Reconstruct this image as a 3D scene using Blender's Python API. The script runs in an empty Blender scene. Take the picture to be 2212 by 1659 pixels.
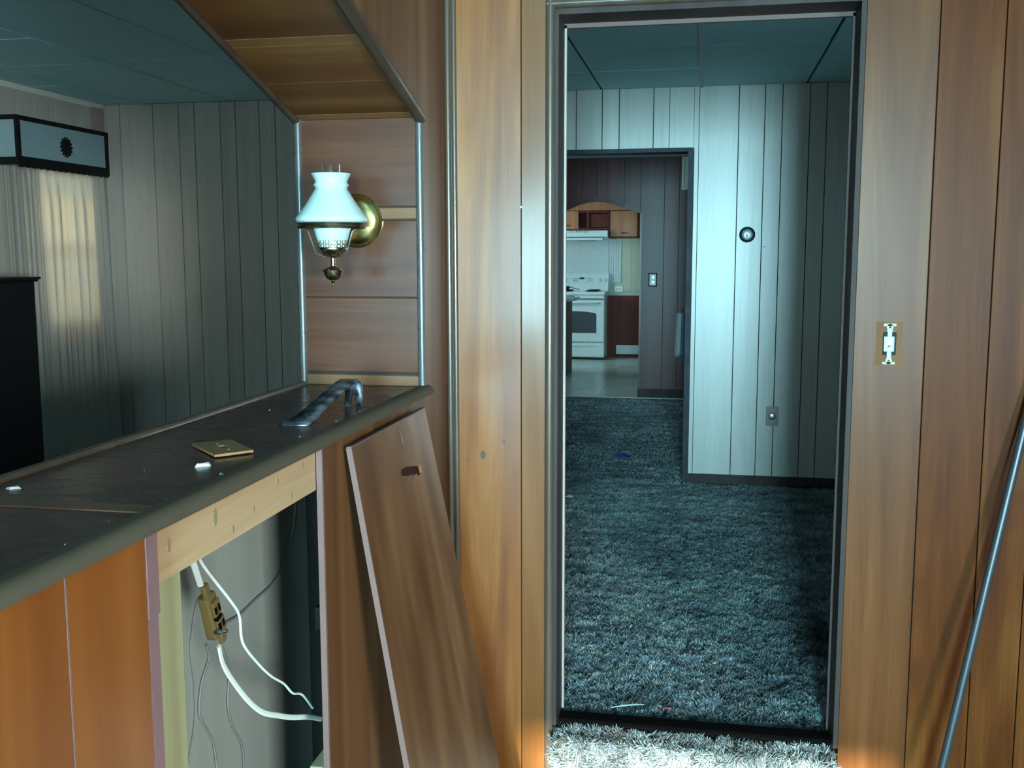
import bpy, bmesh, math, random
import numpy as np
from mathutils import Vector, Matrix
random.seed(7)
rng = np.random.default_rng(11)
S = bpy.context.scene
COL = S.collection

# ---------------------------------------------------------------- camera
FPX, YAW, PITCH, ROLL, CAMZ = 2208.4, 0.188375, 0.125381, -0.001785, 1.40
fwd = Vector((-math.sin(YAW) * math.cos(PITCH), math.cos(YAW) * math.cos(PITCH), -math.sin(PITCH)))
rt = Vector((math.cos(YAW), math.sin(YAW), 0))
up = rt.cross(fwd)
rt2 = rt * math.cos(ROLL) + up * math.sin(ROLL)
up2 = up * math.cos(ROLL) - rt * math.sin(ROLL)
cd = bpy.data.cameras.new('camera')
cd.sensor_fit = 'HORIZONTAL'; cd.sensor_width = 36; cd.lens = FPX / 2212 * 36
cd.clip_start = 0.05; cd.clip_end = 100
cam = bpy.data.objects.new('camera', cd); COL.objects.link(cam)
m = Matrix((rt2, up2, -fwd)).transposed().to_4x4(); m.translation = (0, 0, CAMZ)
cam.matrix_world = m
S.camera = cam

# ---------------------------------------------------------------- light and exposure
W = bpy.data.worlds.new('sky'); S.world = W; W.use_nodes = True
W.node_tree.nodes['Background'].inputs[0].default_value = (0.62, 0.82, 0.95, 1)
W.node_tree.nodes['Background'].inputs[1].default_value = 0.25
S.view_settings.view_transform = 'Standard'; S.view_settings.look = 'None'
S.view_settings.gamma = 1; S.view_settings.use_curve_mapping = False
S.view_settings.exposure = -0.25


def area(name, loc, aim, sx, sy, power, col, spread=180):
    l = bpy.data.lights.new(name, 'AREA'); l.shape = 'RECTANGLE'; l.size = sx; l.size_y = sy
    l.energy = power; l.color = col; l.spread = math.radians(spread)
    o = bpy.data.objects.new(name, l); COL.objects.link(o); o.location = loc
    o.rotation_euler = (Vector(aim) - Vector(loc)).to_track_quat('-Z', 'Y').to_euler()
    return o


SKYC = (0.44, 0.86, 1.0)
area('window_light_rear', (0.50, -5.09, 1.38), (0.15, 3.0, 1.25), 1.0, 1.24, 1150, SKYC)
area('window_light_rear_left', (-2.0, -5.09, 1.21), (-1.2, 3.0, 1.21), 0.68, 1.44, 46, SKYC)
area('fill_light_hall_right', (1.36, 3.4, 1.45), (-0.5, 4.4, 1.3), 0.55, 0.85, 7, SKYC)  # unseen fill lamp added to brighten the hall ceiling
area('window_light_rear_right', (3.04, -3.45, 1.30), (-0.7, 1.9, 0.6), 1.0, 1.1, 104, (0.82, 0.96, 1.0), 60)
area('window_light_curtain', (-4.75, 5.70, 1.60), (-3.9, 5.76, 1.46), 0.7, 0.6, 9.5, (0.90, 1.0, 0.88))
area('window_light_curtain_warm', (-4.75, 5.70, 2.35), (-3.95, 5.76, 1.25), 0.5, 0.3, 8, (1.0, 0.66, 0.30))
area('fill_light_hall', (-4.03, 3.4, 1.5), (0.0, 5.2, 1.2), 0.9, 0.9, 0.5, (0.56, 0.88, 1.0))  # unseen fill lamp added to lift the hall and left room
area('window_light_kitchen', (-3.04, 12.3, 1.68), (-0.8, 13.2, 0.9), 1.2, 0.9, 42, (0.56, 0.90, 1.0))
area('fill_light_dining', (-3.04, 8.3, 1.4), (0, 8.6, 1.0), 0.8, 0.9, 24, (0.55, 0.85, 1.0))  # unseen fill lamp added to brighten the dark dining room
area('fill_light_rear_far_left', (-3.30, -5.09, 1.2), (-1.2, 3.0, 1.2), 0.7, 1.4, 9, SKYC)  # unseen lamp added for the gloss on the pier boards
sun = bpy.data.lights.new('sun', 'SUN'); sun.energy = 34; sun.angle = math.radians(1.0); sun.color = (1.0, 1.0, 0.84)
so = bpy.data.objects.new('sun', sun); COL.objects.link(so); so.location = (1, -9, 4)
so.rotation_euler = Vector((-0.06, 1.0, -0.2615)).to_track_quat('-Z', 'Y').to_euler()

# ---------------------------------------------------------------- materials


def new_mat(name):
    mt = bpy.data.materials.new(name); mt.use_nodes = True
    nt = mt.node_tree
    return mt, nt, nt.nodes['Principled BSDF']


def plain(name, col, rough=0.5, metal=0.0, spec=0.5, **kw):
    mt, nt, b = new_mat(name)
    b.inputs['Base Color'].default_value = (*col, 1); b.inputs['Roughness'].default_value = rough
    b.inputs['Metallic'].default_value = metal; b.inputs['Specular IOR Level'].default_value = spec
    for k, v in kw.items():
        b.inputs[k.replace('_', ' ')].default_value = v
    # fine wear so no surface is perfectly uniform
    tc = nt.nodes.new('ShaderNodeTexCoord'); nz = nt.nodes.new('ShaderNodeTexNoise')
    nz.inputs['Scale'].default_value = 22; nz.inputs['Detail'].default_value = 4
    nt.links.new(tc.outputs['Object'], nz.inputs['Vector'])
    mr = nt.nodes.new('ShaderNodeMapRange')
    mr.inputs['To Min'].default_value = max(0.02, rough * 0.8); mr.inputs['To Max'].default_value = min(1, rough * 1.25)
    nt.links.new(nz.outputs['Fac'], mr.inputs['Value']); nt.links.new(mr.outputs[0], b.inputs['Roughness'])
    mx = nt.nodes.new('ShaderNodeMix'); mx.data_type = 'RGBA'
    mx.inputs['A'].default_value = (*[c * 0.88 for c in col], 1); mx.inputs['B'].default_value = (*[min(1, c * 1.1) for c in col], 1)
    nt.links.new(nz.outputs['Fac'], mx.inputs['Factor']); nt.links.new(mx.outputs['Result'], b.inputs['Base Color'])
    return mt


def wood(name, dark, mid, light, axis='z', rough=0.3, spec=0.5, grain=9, stripe=5, wn=(0.5, 0.35, 0.15), var=0.12, distort=0.8, bump=0.05, coat=0.0, dust=None):
    mt, nt, b = new_mat(name)
    L = nt.links.new; N = nt.nodes.new
    tc = N('ShaderNodeTexCoord'); oi = N('ShaderNodeObjectInfo')
    ml = N('ShaderNodeMath'); ml.operation = 'MULTIPLY'; ml.inputs[1].default_value = 37
    L(oi.outputs['Random'], ml.inputs[0])
    va = N('ShaderNodeVectorMath'); va.operation = 'ADD'
    L(tc.outputs['Object'], va.inputs[0]); L(ml.outputs[0], va.inputs[1])
    ai = 'xyz'.index(axis)

    def nz(along, cross, detail, dist=0.0, rg=0.55):
        mp = N('ShaderNodeMapping'); sc = [cross] * 3; sc[ai] = along
        mp.inputs['Scale'].default_value = sc
        L(va.outputs[0], mp.inputs['Vector'])
        n = N('ShaderNodeTexNoise'); n.inputs['Scale'].default_value = 1; n.inputs['Detail'].default_value = detail
        n.inputs['Distortion'].default_value = dist; n.inputs['Roughness'].default_value = rg
        L(mp.outputs[0], n.inputs['Vector']); return n.outputs['Fac']
    a = nz(0.55, grain, 5, distort); s = nz(0.04, stripe * 3, 1); f = nz(5, 240, 2)

    def mul(x, k):
        q = N('ShaderNodeMath'); q.operation = 'MULTIPLY'; q.inputs[1].default_value = k; L(x, q.inputs[0]); return q.outputs[0]

    def add(x, y):
        q = N('ShaderNodeMath'); q.operation = 'ADD'; L(x, q.inputs[0]); L(y, q.inputs[1]); return q.outputs[0]
    fac = add(add(mul(a, wn[0]), mul(s, wn[1])), mul(f, wn[2]))
    cr = N('ShaderNodeValToRGB'); e = cr.color_ramp.elements
    e[0].position = 0.34; e[0].color = (*dark, 1); e[1].position = 0.66; e[1].color = (*light, 1)
    k = e.new(0.5); k.color = (*mid, 1)
    L(fac, cr.inputs[0])
    hs = N('ShaderNodeHueSaturation'); mr = N('ShaderNodeMapRange')
    mr.inputs['To Min'].default_value = 1 - var; mr.inputs['To Max'].default_value = 1 + var
    L(oi.outputs['Random'], mr.inputs['Value']); L(mr.outputs[0], hs.inputs['Value']); L(cr.outputs[0], hs.inputs['Color'])
    col = hs.outputs[0]
    b.inputs['Roughness'].default_value = rough; b.inputs['Specular IOR Level'].default_value = spec
    b.inputs['Coat Weight'].default_value = coat; b.inputs['Coat Roughness'].default_value = 0.15
    if dust:
        mp = N('ShaderNodeMapping'); mp.inputs['Scale'].default_value = (4, 14, 9); L(tc.outputs['Object'], mp.inputs['Vector'])
        n = N('ShaderNodeTexNoise'); n.inputs['Scale'].default_value = 1.0; n.inputs['Detail'].default_value = 8; n.inputs['Roughness'].default_value = 0.72
        n.inputs['Distortion'].default_value = 1.5
        L(mp.outputs[0], n.inputs['Vector'])
        dr = N('ShaderNodeValToRGB'); dr.color_ramp.elements[0].position = 0.50; dr.color_ramp.elements[1].position = 0.78
        L(n.outputs['Fac'], dr.inputs[0])
        mx = N('ShaderNodeMix'); mx.data_type = 'RGBA'; L(mul(dr.outputs[0], 0.40), mx.inputs['Factor']); L(col, mx.inputs['A']); mx.inputs['B'].default_value = (*dust, 1)
        col = mx.outputs['Result']
        rr = N('ShaderNodeMapRange'); rr.inputs['To Min'].default_value = rough; rr.inputs['To Max'].default_value = 0.6
        L(dr.outputs[0], rr.inputs['Value']); L(rr.outputs[0], b.inputs['Roughness'])
    L(col, b.inputs['Base Color'])
    bp = N('ShaderNodeBump'); bp.inputs['Strength'].default_value = bump; bp.inputs['Distance'].default_value = 0.002
    L(add(f, a), bp.inputs['Height']); L(bp.outputs[0], b.inputs['Normal'])
    return mt


CH_D, CH_M, CH_L = (0.058, 0.014, 0.0035), (0.100, 0.028, 0.0058), (0.155, 0.054, 0.012)
M = {}
M['cherry'] = wood('cherry_panel', CH_D, CH_M, CH_L, 'z', rough=0.38, spec=0.10, distort=1.6, wn=(0.62, 0.23, 0.15))
M['cherry_side'] = wood('cherry_side_panel', (0.080, 0.030, 0.012), (0.120, 0.050, 0.020), (0.172, 0.080, 0.034), 'z', rough=0.40, spec=0.14, grain=6, stripe=4.5, wn=(0.22, 0.66, 0.12), distort=0.1)
M['cherry_light'] = wood('light_cherry_panel', (0.14, 0.040, 0.0075), (0.21, 0.070, 0.014), (0.31, 0.125, 0.030), 'z', rough=0.27, spec=1.0, grain=7, distort=2.2, wn=(0.7, 0.18, 0.12), coat=0.3, var=0.04)
M['cherry_tan'] = wood('tan_cherry_panel', (0.080, 0.025, 0.0065), (0.120, 0.041, 0.011), (0.175, 0.068, 0.020), 'z', rough=0.34, spec=0.18, grain=8, var=0.06, distort=1.6, wn=(0.62, 0.23, 0.15))
M['cherry_strip'] = wood('glossy_cherry_strip', (0.10, 0.034, 0.009), (0.15, 0.055, 0.014), (0.20, 0.085, 0.024), 'z', rough=0.20, spec=1.0, coat=1.0, grain=8, var=0.03)
M['cherry_red'] = wood('red_cherry_panel', (0.145, 0.036, 0.0065), (0.185, 0.050, 0.0085), (0.235, 0.072, 0.013), 'z', rough=0.36, grain=6, coat=0.1, var=0.06)
M['cherry_x'] = wood('cherry_across', (0.055, 0.017, 0.0075), (0.080, 0.027, 0.0112), (0.115, 0.042, 0.018), 'x', rough=0.25, spec=0.9, coat=0.2, grain=10, distort=1.4, wn=(0.6, 0.15, 0.25), var=0.08)
M['soffit'] = wood('soffit_wood', (0.060, 0.021, 0.007), (0.10, 0.040, 0.012), (0.16, 0.074, 0.024), 'x', rough=0.45, spec=0.3, grain=6, stripe=2.2, wn=(0.35, 0.5, 0.15), var=0.08)
M['soffit_pale'] = wood('soffit_batten', (0.11, 0.048, 0.016), (0.15, 0.070, 0.024), (0.20, 0.098, 0.036), 'x', rough=0.45, spec=0.3)
M['batten'] = wood('pale_batten', (0.12, 0.055, 0.022), (0.16, 0.078, 0.032), (0.20, 0.10, 0.043), 'x', rough=0.45)
M['counter'] = wood('dark_counter', (0.030, 0.011, 0.010), (0.055, 0.018, 0.015), (0.085, 0.030, 0.024), 'y', rough=0.24, spec=0.5, dust=(0.16, 0.15, 0.15), var=0.03)
M['counter_batten'] = wood('counter_batten', (0.07, 0.035, 0.018), (0.11, 0.058, 0.03), (0.15, 0.085, 0.045), 'x', rough=0.3)
M['trim'] = wood('grey_brown_trim', (0.055, 0.040, 0.028), (0.075, 0.056, 0.040), (0.10, 0.076, 0.056), 'z', rough=0.25, spec=0.6, var=0.05)
M['trim_dark'] = wood('dark_trim', (0.030, 0.022, 0.020), (0.045, 0.034, 0.031), (0.065, 0.05, 0.046), 'z', rough=0.5, spec=0.12, var=0.05)
M['trim_brown'] = wood('brown_trim', (0.032, 0.021, 0.014), (0.045, 0.031, 0.021), (0.062, 0.044, 0.030), 'z', rough=0.4, spec=0.4, var=0.05)
M['ledge_edge'] = plain('olive_brown_edge', (0.075, 0.060, 0.040), 0.6, spec=0.15)
M['post'] = plain('grey_post', (0.075, 0.080, 0.078), 0.28, spec=0.6)
M['frame_black'] = plain('dark_navy_frame', (0.014, 0.017, 0.024), 0.5, spec=0.3)
M['trim_white'] = plain('white_trim', (0.80, 0.76, 0.70), 0.4)
M['bead_brown'] = plain('pinkish_bead', (0.13, 0.09, 0.08), 0.55, spec=0.2)
M['trim_light'] = plain('pale_bead', (0.36, 0.29, 0.25), 0.35)
M['gray'] = wood('grey_panel', (0.41, 0.395, 0.35), (0.49, 0.475, 0.43), (0.56, 0.545, 0.49), 'z', rough=0.34, spec=0.8, coat=0.0, grain=14, stripe=6, wn=(0.45, 0.2, 0.35), var=0.05, bump=0.03)
M['gray_y'] = M['gray']
M['dark'] = wood('dark_panel', (0.048, 0.013, 0.013), (0.085, 0.023, 0.022), (0.13, 0.042, 0.036), 'z', rough=0.33, spec=0.35, var=0.3)
M['groove'] = plain('groove_black', (0.012, 0.010, 0.009), 0.7)
M['beam'] = wood('raw_pine', (0.36, 0.21, 0.10), (0.45, 0.285, 0.155), (0.51, 0.35, 0.21), 'y', rough=0.6, spec=0.25, grain=12, distort=2.5)
M['knot'] = plain('pine_knot', (0.24, 0.17, 0.08), 0.6)
M['wood_knot'] = wood('cherry_knot', (0.060, 0.034, 0.026), (0.085, 0.046, 0.032), (0.125, 0.066, 0.036), 'z', rough=0.34, spec=0.5)
M['grey_line'] = plain('grey_line', (0.17, 0.18, 0.165), 0.6)
M['stud'] = wood('old_stud', (0.22, 0.20, 0.10), (0.28, 0.255, 0.135), (0.33, 0.30, 0.17), 'z', rough=0.65, spec=0.2)
M['edge'] = plain('panel_edge', (0.145, 0.082, 0.070), 0.6)
M['edge_purple'] = plain('stained_edge', (0.17, 0.085, 0.085), 0.6)
M['ceiling'] = plain('ceiling_tile', (0.42, 0.72, 0.78), 0.75, spec=0.2)
M['ceil_batten'] = plain('ceiling_batten', (0.42, 0.56, 0.60), 0.6)
M['lino'] = wood('vinyl', (0.40, 0.42, 0.37), (0.47, 0.48, 0.43), (0.55, 0.56, 0.50), 'x', rough=0.25, grain=3, stripe=1, var=0.09)
M['backboard'] = wood('grey_backboard', (0.24, 0.25, 0.215), (0.275, 0.285, 0.245), (0.31, 0.32, 0.275), 'z', rough=0.6, spec=0.2, grain=5, var=0.02)
M['black'] = plain('black_lacquer', (0.006, 0.006, 0.007), 0.45, spec=0.3)
M['black_trim'] = plain('black_frame', (0.006, 0.006, 0.006), 0.6, spec=0.25)
M['white'] = plain('white_plastic', (0.62, 0.66, 0.64), 0.35)
M['switch_white'] = plain('aged_white_plastic', (0.36, 0.45, 0.43), 0.4)
M['cream'] = plain('cream_plastic', (0.86, 0.87, 0.72), 0.45)
M['enamel'] = plain('white_enamel', (0.74, 0.77, 0.75), 0.22)
M['oven_glass'] = plain('oven_glass', (0.075, 0.075, 0.085), 0.2)
M['iron'] = plain('black_iron', (0.02, 0.02, 0.022), 0.4)
mt, nt, b = new_mat('blackened_steel')
tc = nt.nodes.new('ShaderNodeTexCoord'); nz_ = nt.nodes.new('ShaderNodeTexNoise'); nz_.inputs['Scale'].default_value = 28; nz_.inputs['Detail'].default_value = 5
cr = nt.nodes.new('ShaderNodeValToRGB'); cr.color_ramp.elements[0].position = 0.42; cr.color_ramp.elements[1].position = 0.66
cr.color_ramp.elements[0].color = (0.030, 0.036, 0.046, 1); cr.color_ramp.elements[1].color = (0.30, 0.36, 0.42, 1)
nt.links.new(tc.outputs['Object'], nz_.inputs['Vector']); nt.links.new(nz_.outputs['Fac'], cr.inputs[0]); nt.links.new(cr.outputs[0], b.inputs['Base Color'])
b.inputs['Metallic'].default_value = 0.8; b.inputs['Roughness'].default_value = 0.36
M['steel_black'] = mt
M['steel'] = plain('steel', (0.55, 0.56, 0.56), 0.3, metal=1.0)
M['brass'] = plain('brass', (0.60, 0.50, 0.20), 0.24, metal=1.0)
M['bronze'] = plain('antique_brass', (0.30, 0.24, 0.15), 0.27, metal=1.0)
M['orange_cab'] = wood('honey_cabinet', (0.36, 0.105, 0.034), (0.47, 0.155, 0.052), (0.56, 0.21, 0.075), 'z', rough=0.4, grain=6)
M['red_cab'] = wood('red_brown_cabinet', (0.085, 0.016, 0.010), (0.13, 0.024, 0.014), (0.18, 0.040, 0.022), 'z', rough=0.45, spec=0.15)
M['kitchen_wall'] = plain('kitchen_wall', (0.52, 0.55, 0.47), 0.5)
M['kitchen_tile'] = plain('beige_tile', (0.52, 0.48, 0.34), 0.35)
M['splash'] = plain('steel_splash', (0.60, 0.64, 0.62), 0.4)
M['bare_patch'] = wood('unfaded_patch', (0.115, 0.052, 0.020), (0.145, 0.068, 0.027), (0.17, 0.085, 0.035), 'z', rough=0.6, spec=0.15)
M['cord'] = plain('white_cord', (0.66, 0.70, 0.62), 0.5)
M['old_plastic'] = plain('yellowed_plastic', (0.13, 0.088, 0.027), 0.55)
M['rod'] = plain('dark_rod', (0.045, 0.055, 0.062), 0.33, metal=0.25)
M['ring_dark'] = plain('dark_teal_ring', (0.008, 0.022, 0.026), 0.6, spec=0.15)
M['dial'] = plain('silver_dial', (0.50, 0.54, 0.53), 0.28, metal=0.8)
M['plate_bronze'] = plain('brown_plate', (0.22, 0.16, 0.14), 0.35, metal=0.3)
M['plate_wood'] = wood('wood_plate', (0.17, 0.09, 0.038), (0.23, 0.13, 0.056), (0.30, 0.18, 0.08), 'y', rough=0.35)
M['blue'] = plain('blue_plastic', (0.01, 0.02, 0.35), 0.4)
M['scrap'] = plain('white_scrap', (0.55, 0.57, 0.57), 0.6)
M['stick'] = plain('pale_stick', (0.45, 0.62, 0.55), 0.5)
M['gouge'] = plain('dark_gouge', (0.030, 0.010, 0.008), 0.7, spec=0.15)
M['red'] = plain('red_scrap', (0.35, 0.03, 0.03), 0.6)
M['towel_blue'] = plain('towel_blue', (0.03, 0.09, 0.22), 0.8)
M['towel'] = plain('towel_white', (0.50, 0.60, 0.62), 0.8)
M['milk'] = plain('milk_glass', (0.46, 0.62, 0.60), 0.12, spec=0.7)
M['shell'] = plain('plain_wall', (0.30, 0.22, 0.15), 0.7)
M['valance'] = plain('painted_glass', (0.26, 0.40, 0.43), 0.6)
M['raw_wood'] = wood('raw_block', (0.5, 0.42, 0.26), (0.60, 0.52, 0.34), (0.68, 0.60, 0.42), 'y', rough=0.7)
M['void'] = plain('dark_hole', (0.004, 0.003, 0.003), 0.8, spec=0.04)
M['pale_edge'] = plain('splintered_wood', (0.11, 0.05, 0.035), 0.7)
mt, nt, b = new_mat('clear_glass')
b.inputs['Base Color'].default_value = (0.95, 1, 0.99, 1); b.inputs['Roughness'].default_value = 0.02
b.inputs['Transmission Weight'].default_value = 1.0; b.inputs['IOR'].default_value = 1.25
M['glass'] = mt
mt, nt, b = new_mat('curtain_cloth')
nt.nodes.remove(b)
out = nt.nodes['Material Output']
d = nt.nodes.new('ShaderNodeBsdfDiffuse'); t = nt.nodes.new('ShaderNodeBsdfTranslucent'); ms = nt.nodes.new('ShaderNodeMixShader')
tc = nt.nodes.new('ShaderNodeTexCoord'); wv = nt.nodes.new('ShaderNodeTexNoise'); wv.inputs['Scale'].default_value = 160
cr = nt.nodes.new('ShaderNodeValToRGB')
cr.color_ramp.elements[0].color = (0.50, 0.53, 0.50, 1); cr.color_ramp.elements[1].color = (0.66, 0.69, 0.66, 1)
nt.links.new(tc.outputs['Object'], wv.inputs['Vector']); nt.links.new(wv.outputs['Fac'], cr.inputs[0])
nt.links.new(cr.outputs[0], d.inputs[0]); t.inputs[0].default_value = (0.72, 0.64, 0.46, 1)
ms.inputs[0].default_value = 0.45
nt.links.new(d.outputs[0], ms.inputs[1]); nt.links.new(t.outputs[0], ms.inputs[2]); nt.links.new(ms.outputs[0], out.inputs[0])
M['curtain'] = mt
# carpet: shag strands of mixed colour (colour per strand by attribute)
mt, nt, b = new_mat('shag_carpet')
at = nt.nodes.new('ShaderNodeAttribute'); at.attribute_name = 'tone'
cr = nt.nodes.new('ShaderNodeValToRGB'); e = cr.color_ramp.elements
e[0].position = 0.0; e[0].color = (0.035, 0.030, 0.022, 1); e[1].position = 1.0; e[1].color = (0.47, 0.59, 0.53, 1)
for p_, c_ in ((0.28, (0.075, 0.085, 0.080)), (0.5, (0.14, 0.18, 0.205)), (0.72, (0.26, 0.34, 0.345))):
    k = e.new(p_); k.color = (*c_, 1)
nt.links.new(at.outputs['Fac'], cr.inputs[0])
tc = nt.nodes.new('ShaderNodeTexCoord'); gn = nt.nodes.new('ShaderNodeTexNoise'); gn.inputs['Scale'].default_value = 13; gn.inputs['Detail'].default_value = 3
gr = nt.nodes.new('ShaderNodeValToRGB'); gr.color_ramp.elements[0].position = 0.50; gr.color_ramp.elements[1].position = 0.74
gr.color_ramp.elements[0].color = (0, 0, 0, 1); gr.color_ramp.elements[1].color = (0.6, 0.6, 0.6, 1)
nt.links.new(tc.outputs['Object'], gn.inputs['Vector']); nt.links.new(gn.outputs['Fac'], gr.inputs[0])
gm = nt.nodes.new('ShaderNodeMix'); gm.data_type = 'RGBA'; gm.blend_type = 'MULTIPLY'; gm.inputs['B'].default_value = (1.0, 0.72, 0.40, 1)
nt.links.new(gr.outputs[0], gm.inputs['Factor']); nt.links.new(cr.outputs[0], gm.inputs['A']); nt.links.new(gm.outputs['Result'], b.inputs['Base Color'])
b.inputs['Roughness'].default_value = 0.75; b.inputs['Specular IOR Level'].default_value = 0.25
M['shag'] = mt
M['backing'] = plain('carpet_backing', (0.05, 0.045, 0.035), 0.9)

# ---------------------------------------------------------------- mesh helpers
ROOT = {}


class MB:
    def __init__(s): s.v = []; s.f = []

    def add(s, vs, fs):
        n = len(s.v); s.v += [tuple(v) for v in vs]; s.f += [tuple(n + i for i in f) for f in fs]; return s

    def box(s, x0, x1, y0, y1, z0, z1):
        return s.prism([(x0, y0), (x1, y0), (x1, y1), (x0, y1)], 'z', z0, z1)

    def prism(s, pr, ax, a0, a1, cap=True):
        def P(u, w, a):
            return {'z': (u, w, a), 'x': (a, u, w), 'y': (u, a, w)}[ax]
        n = len(pr)
        vs = [P(u, w, a0) for u, w in pr] + [P(u, w, a1) for u, w in pr]
        fs = [(i, (i + 1) % n, n + (i + 1) % n, n + i) for i in range(n)]
        if cap: fs += [tuple(range(n))[::-1], tuple(range(n, 2 * n))]
        return s.add(vs, fs)

    def lathe(s, prof, c, seg=32, ax='z', closed=False):
        vs = []; n = len(prof)
        for k in range(seg):
            a = 2 * math.pi * k / seg; ca, sa = math.cos(a), math.sin(a)
            for r, h in prof:
                if ax == 'z': vs.append((c[0] + r * ca, c[1] + r * sa, c[2] + h))
                elif ax == 'y': vs.append((c[0] + r * ca, c[1] + h, c[2] + r * sa))
                else: vs.append((c[0] + h, c[1] + r * ca, c[2] + r * sa))
        fs = []
        for k in range(seg):
            k2 = (k + 1) % seg
            for i in range(n if closed else n - 1):
                j = (i + 1) % n
                fs.append((k * n + i, k2 * n + i, k2 * n + j, k * n + j))
        return s.add(vs, fs)

    def tube(s, pts, r, seg=8, flat=1.0, cap=True):
        pts = [Vector(p) for p in pts]; n = len(pts); vs = []; prev = None
        rs = r if isinstance(r, (list, tuple)) else [r] * n
        for i, p in enumerate(pts):
            t = (pts[min(i + 1, n - 1)] - pts[max(i - 1, 0)]).normalized()
            if prev is None:
                ref = Vector((0, 0, 1)) if abs(t.z) < 0.9 else Vector((1, 0, 0))
                u = t.cross(ref).normalized()
            else:
                u = (prev - t * prev.dot(t)).normalized()
            prev = u; w = t.cross(u)
            for k in range(seg):
                a = 2 * math.pi * k / seg
                vs.append(p + u * math.cos(a) * rs[i] + w * math.sin(a) * rs[i] * flat)
        fs = [(i * seg + k, i * seg + (k + 1) % seg, (i + 1) * seg + (k + 1) % seg, (i + 1) * seg + k) for i in range(n - 1) for k in range(seg)]
        if cap: fs += [tuple(range(seg))[::-1], tuple((n - 1) * seg + k for k in range(seg))]
        return s.add(vs, fs)

    def build(s, name, mat, parent=None, smooth=False, bevel=0, seg=2):
        me = bpy.data.meshes.new(name)
        o0 = ROOT.get(parent.name, Vector((0, 0, 0))) if parent else Vector((0, 0, 0))
        me.from_pydata([tuple(Vector(v) - o0) for v in s.v], [], s.f)
        bm = bmesh.new(); bm.from_mesh(me); bmesh.ops.recalc_face_normals(bm, faces=bm.faces)
        if bevel:
            ed = [e for e in bm.edges if len(e.link_faces) == 2 and e.calc_face_angle(0) > 0.6]
            bmesh.ops.bevel(bm, geom=ed, offset=bevel, segments=seg, affect='EDGES', profile=0.6, clamp_overlap=True)
        bm.to_mesh(me); bm.free()
        if smooth:
            me.shade_smooth()
            try: me.set_sharp_from_angle(angle=math.radians(40))
            except Exception: pass
        me.materials.append(mat if not isinstance(mat, str) else M[mat])
        o = bpy.data.objects.new(name, me); COL.objects.link(o)
        if parent: o.parent = parent; ROOT[o.name] = o0
        return o


def tag(o, label, cat, group=None, kind=None):
    if label: o['label'] = label
    if cat: o['category'] = cat
    if group: o['group'] = group
    if kind: o['kind'] = kind
    return o


def thing(name, label, cat, loc, group=None):
    o = bpy.data.objects.new(name, None); COL.objects.link(o); o.location = loc; o.empty_display_size = 0.05
    ROOT[o.name] = Vector(loc)
    return tag(o, label, cat, group)


def struct(o):
    o['kind'] = 'structure'; return o


def catmull(pts, n=8):
    P = [Vector(p) for p in pts]; P = [P[0] * 2 - P[1]] + P + [P[-1] * 2 - P[-2]]; out = []
    for i in range(1, len(P) - 2):
        for k in range(n):
            t = k / n; a, b_, c, d_ = P[i - 1:i + 3]
            out.append(0.5 * ((2 * b_) + (c - a) * t + (2 * a - 5 * b_ + 4 * c - d_) * t * t + (3 * b_ - a - 3 * c + d_) * t ** 3))
    return out + [P[-2]]


def plank(parent, mat, face, u0, u1, front, back, z0, z1, gap=0.0014, ch=0.0010, name='plank'):
    """a vertical board: face 'y' looks to -Y, face 'x' looks to +X"""
    u0 += gap; u1 -= gap
    if face == 'y':
        pr = [(u0, front + ch), (u0 + ch, front), (u1 - ch, front), (u1, front + ch), (u1, back), (u0, back)]
    else:
        pr = [(front - ch, u0), (front, u0 + ch), (front, u1 - ch), (front - ch, u1), (back, u1), (back, u0)]
    return MB().prism(pr, 'z', z0, z1).build(name, mat, parent)


Y1, Y1B = 2.887, 3.017
XC, XL = -0.742, -1.085
YB, YD = 6.331, 10.10
CZ = 2.39
DL, DR, DH = -0.430, 0.392, 2.075

# ---------------------------------------------------------------- floors, ceilings, outer shell
LOW = -0.19                                        # the room with the camera lies one step lower
fl = struct(MB().box(-4.1, 3.1, 2.905, 10.08, -0.12, -0.022).box(-4.1, XC - .01, -5.15, 2.905, -0.12, -0.022).box(XC - .01, 3.1, -5.15, 2.93, LOW - .12, LOW - .022).box(-.43, .385, 2.828, 2.93, LOW - .03, -.022).build('floor', 'backing'))
kf = struct(MB().box(-3.1, 0.3, 10.08, 14.45, -0.12, -0.012).build('floor', 'groove'))
ys = [10.08, 10.62, 11.12, 11.62, 12.12, 12.62, 13.12, 13.62, 14.29]
xs = [-3.0, -2.14, -1.60, -1.06, -0.52, 0.1]
for i in range(len(xs) - 1):
    for j in range(len(ys) - 1):
        MB().box(xs[i] + .001, xs[i + 1] - .001, ys[j] + .001, ys[j + 1] - .001, -0.011, 0.0).build('tile', 'lino', kf)
ce = struct(MB().box(-4.1, 3.1, -5.15, 14.45, CZ + 0.012, CZ + 0.12).build('ceiling', 'groove'))
for i in range(-7, 3):
    cx0 = -0.055 + 0.6 * i; cx1 = cx0 + 0.6
    if cx1 > 1.31 or cx0 < -4.3: continue
    x0 = max(cx0, -3.97)
    off = 4.34 if cx1 < -1.0 else 4.50
    for j in range(-3, 4):
        y0 = off + 0.61 * j; y1 = y0 + 0.61
        y0 = max(y0, 3.02 if cx1 > -1.0 else 2.4); y1 = min(y1, YB - 0.002)
        if y1 - y0 < 0.05: continue
        g = 0.007
        zz = CZ + random.uniform(-0.002, 0.002)
        pr = [(x0 + g, zz), (cx1 - g, zz), (cx1 - g, zz + .012), (x0 + g, zz + .012)]
        MB().prism(pr, 'y', y0 + .005, y1 - .005).build('ceiling_panel', 'ceiling', ce)
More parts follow.
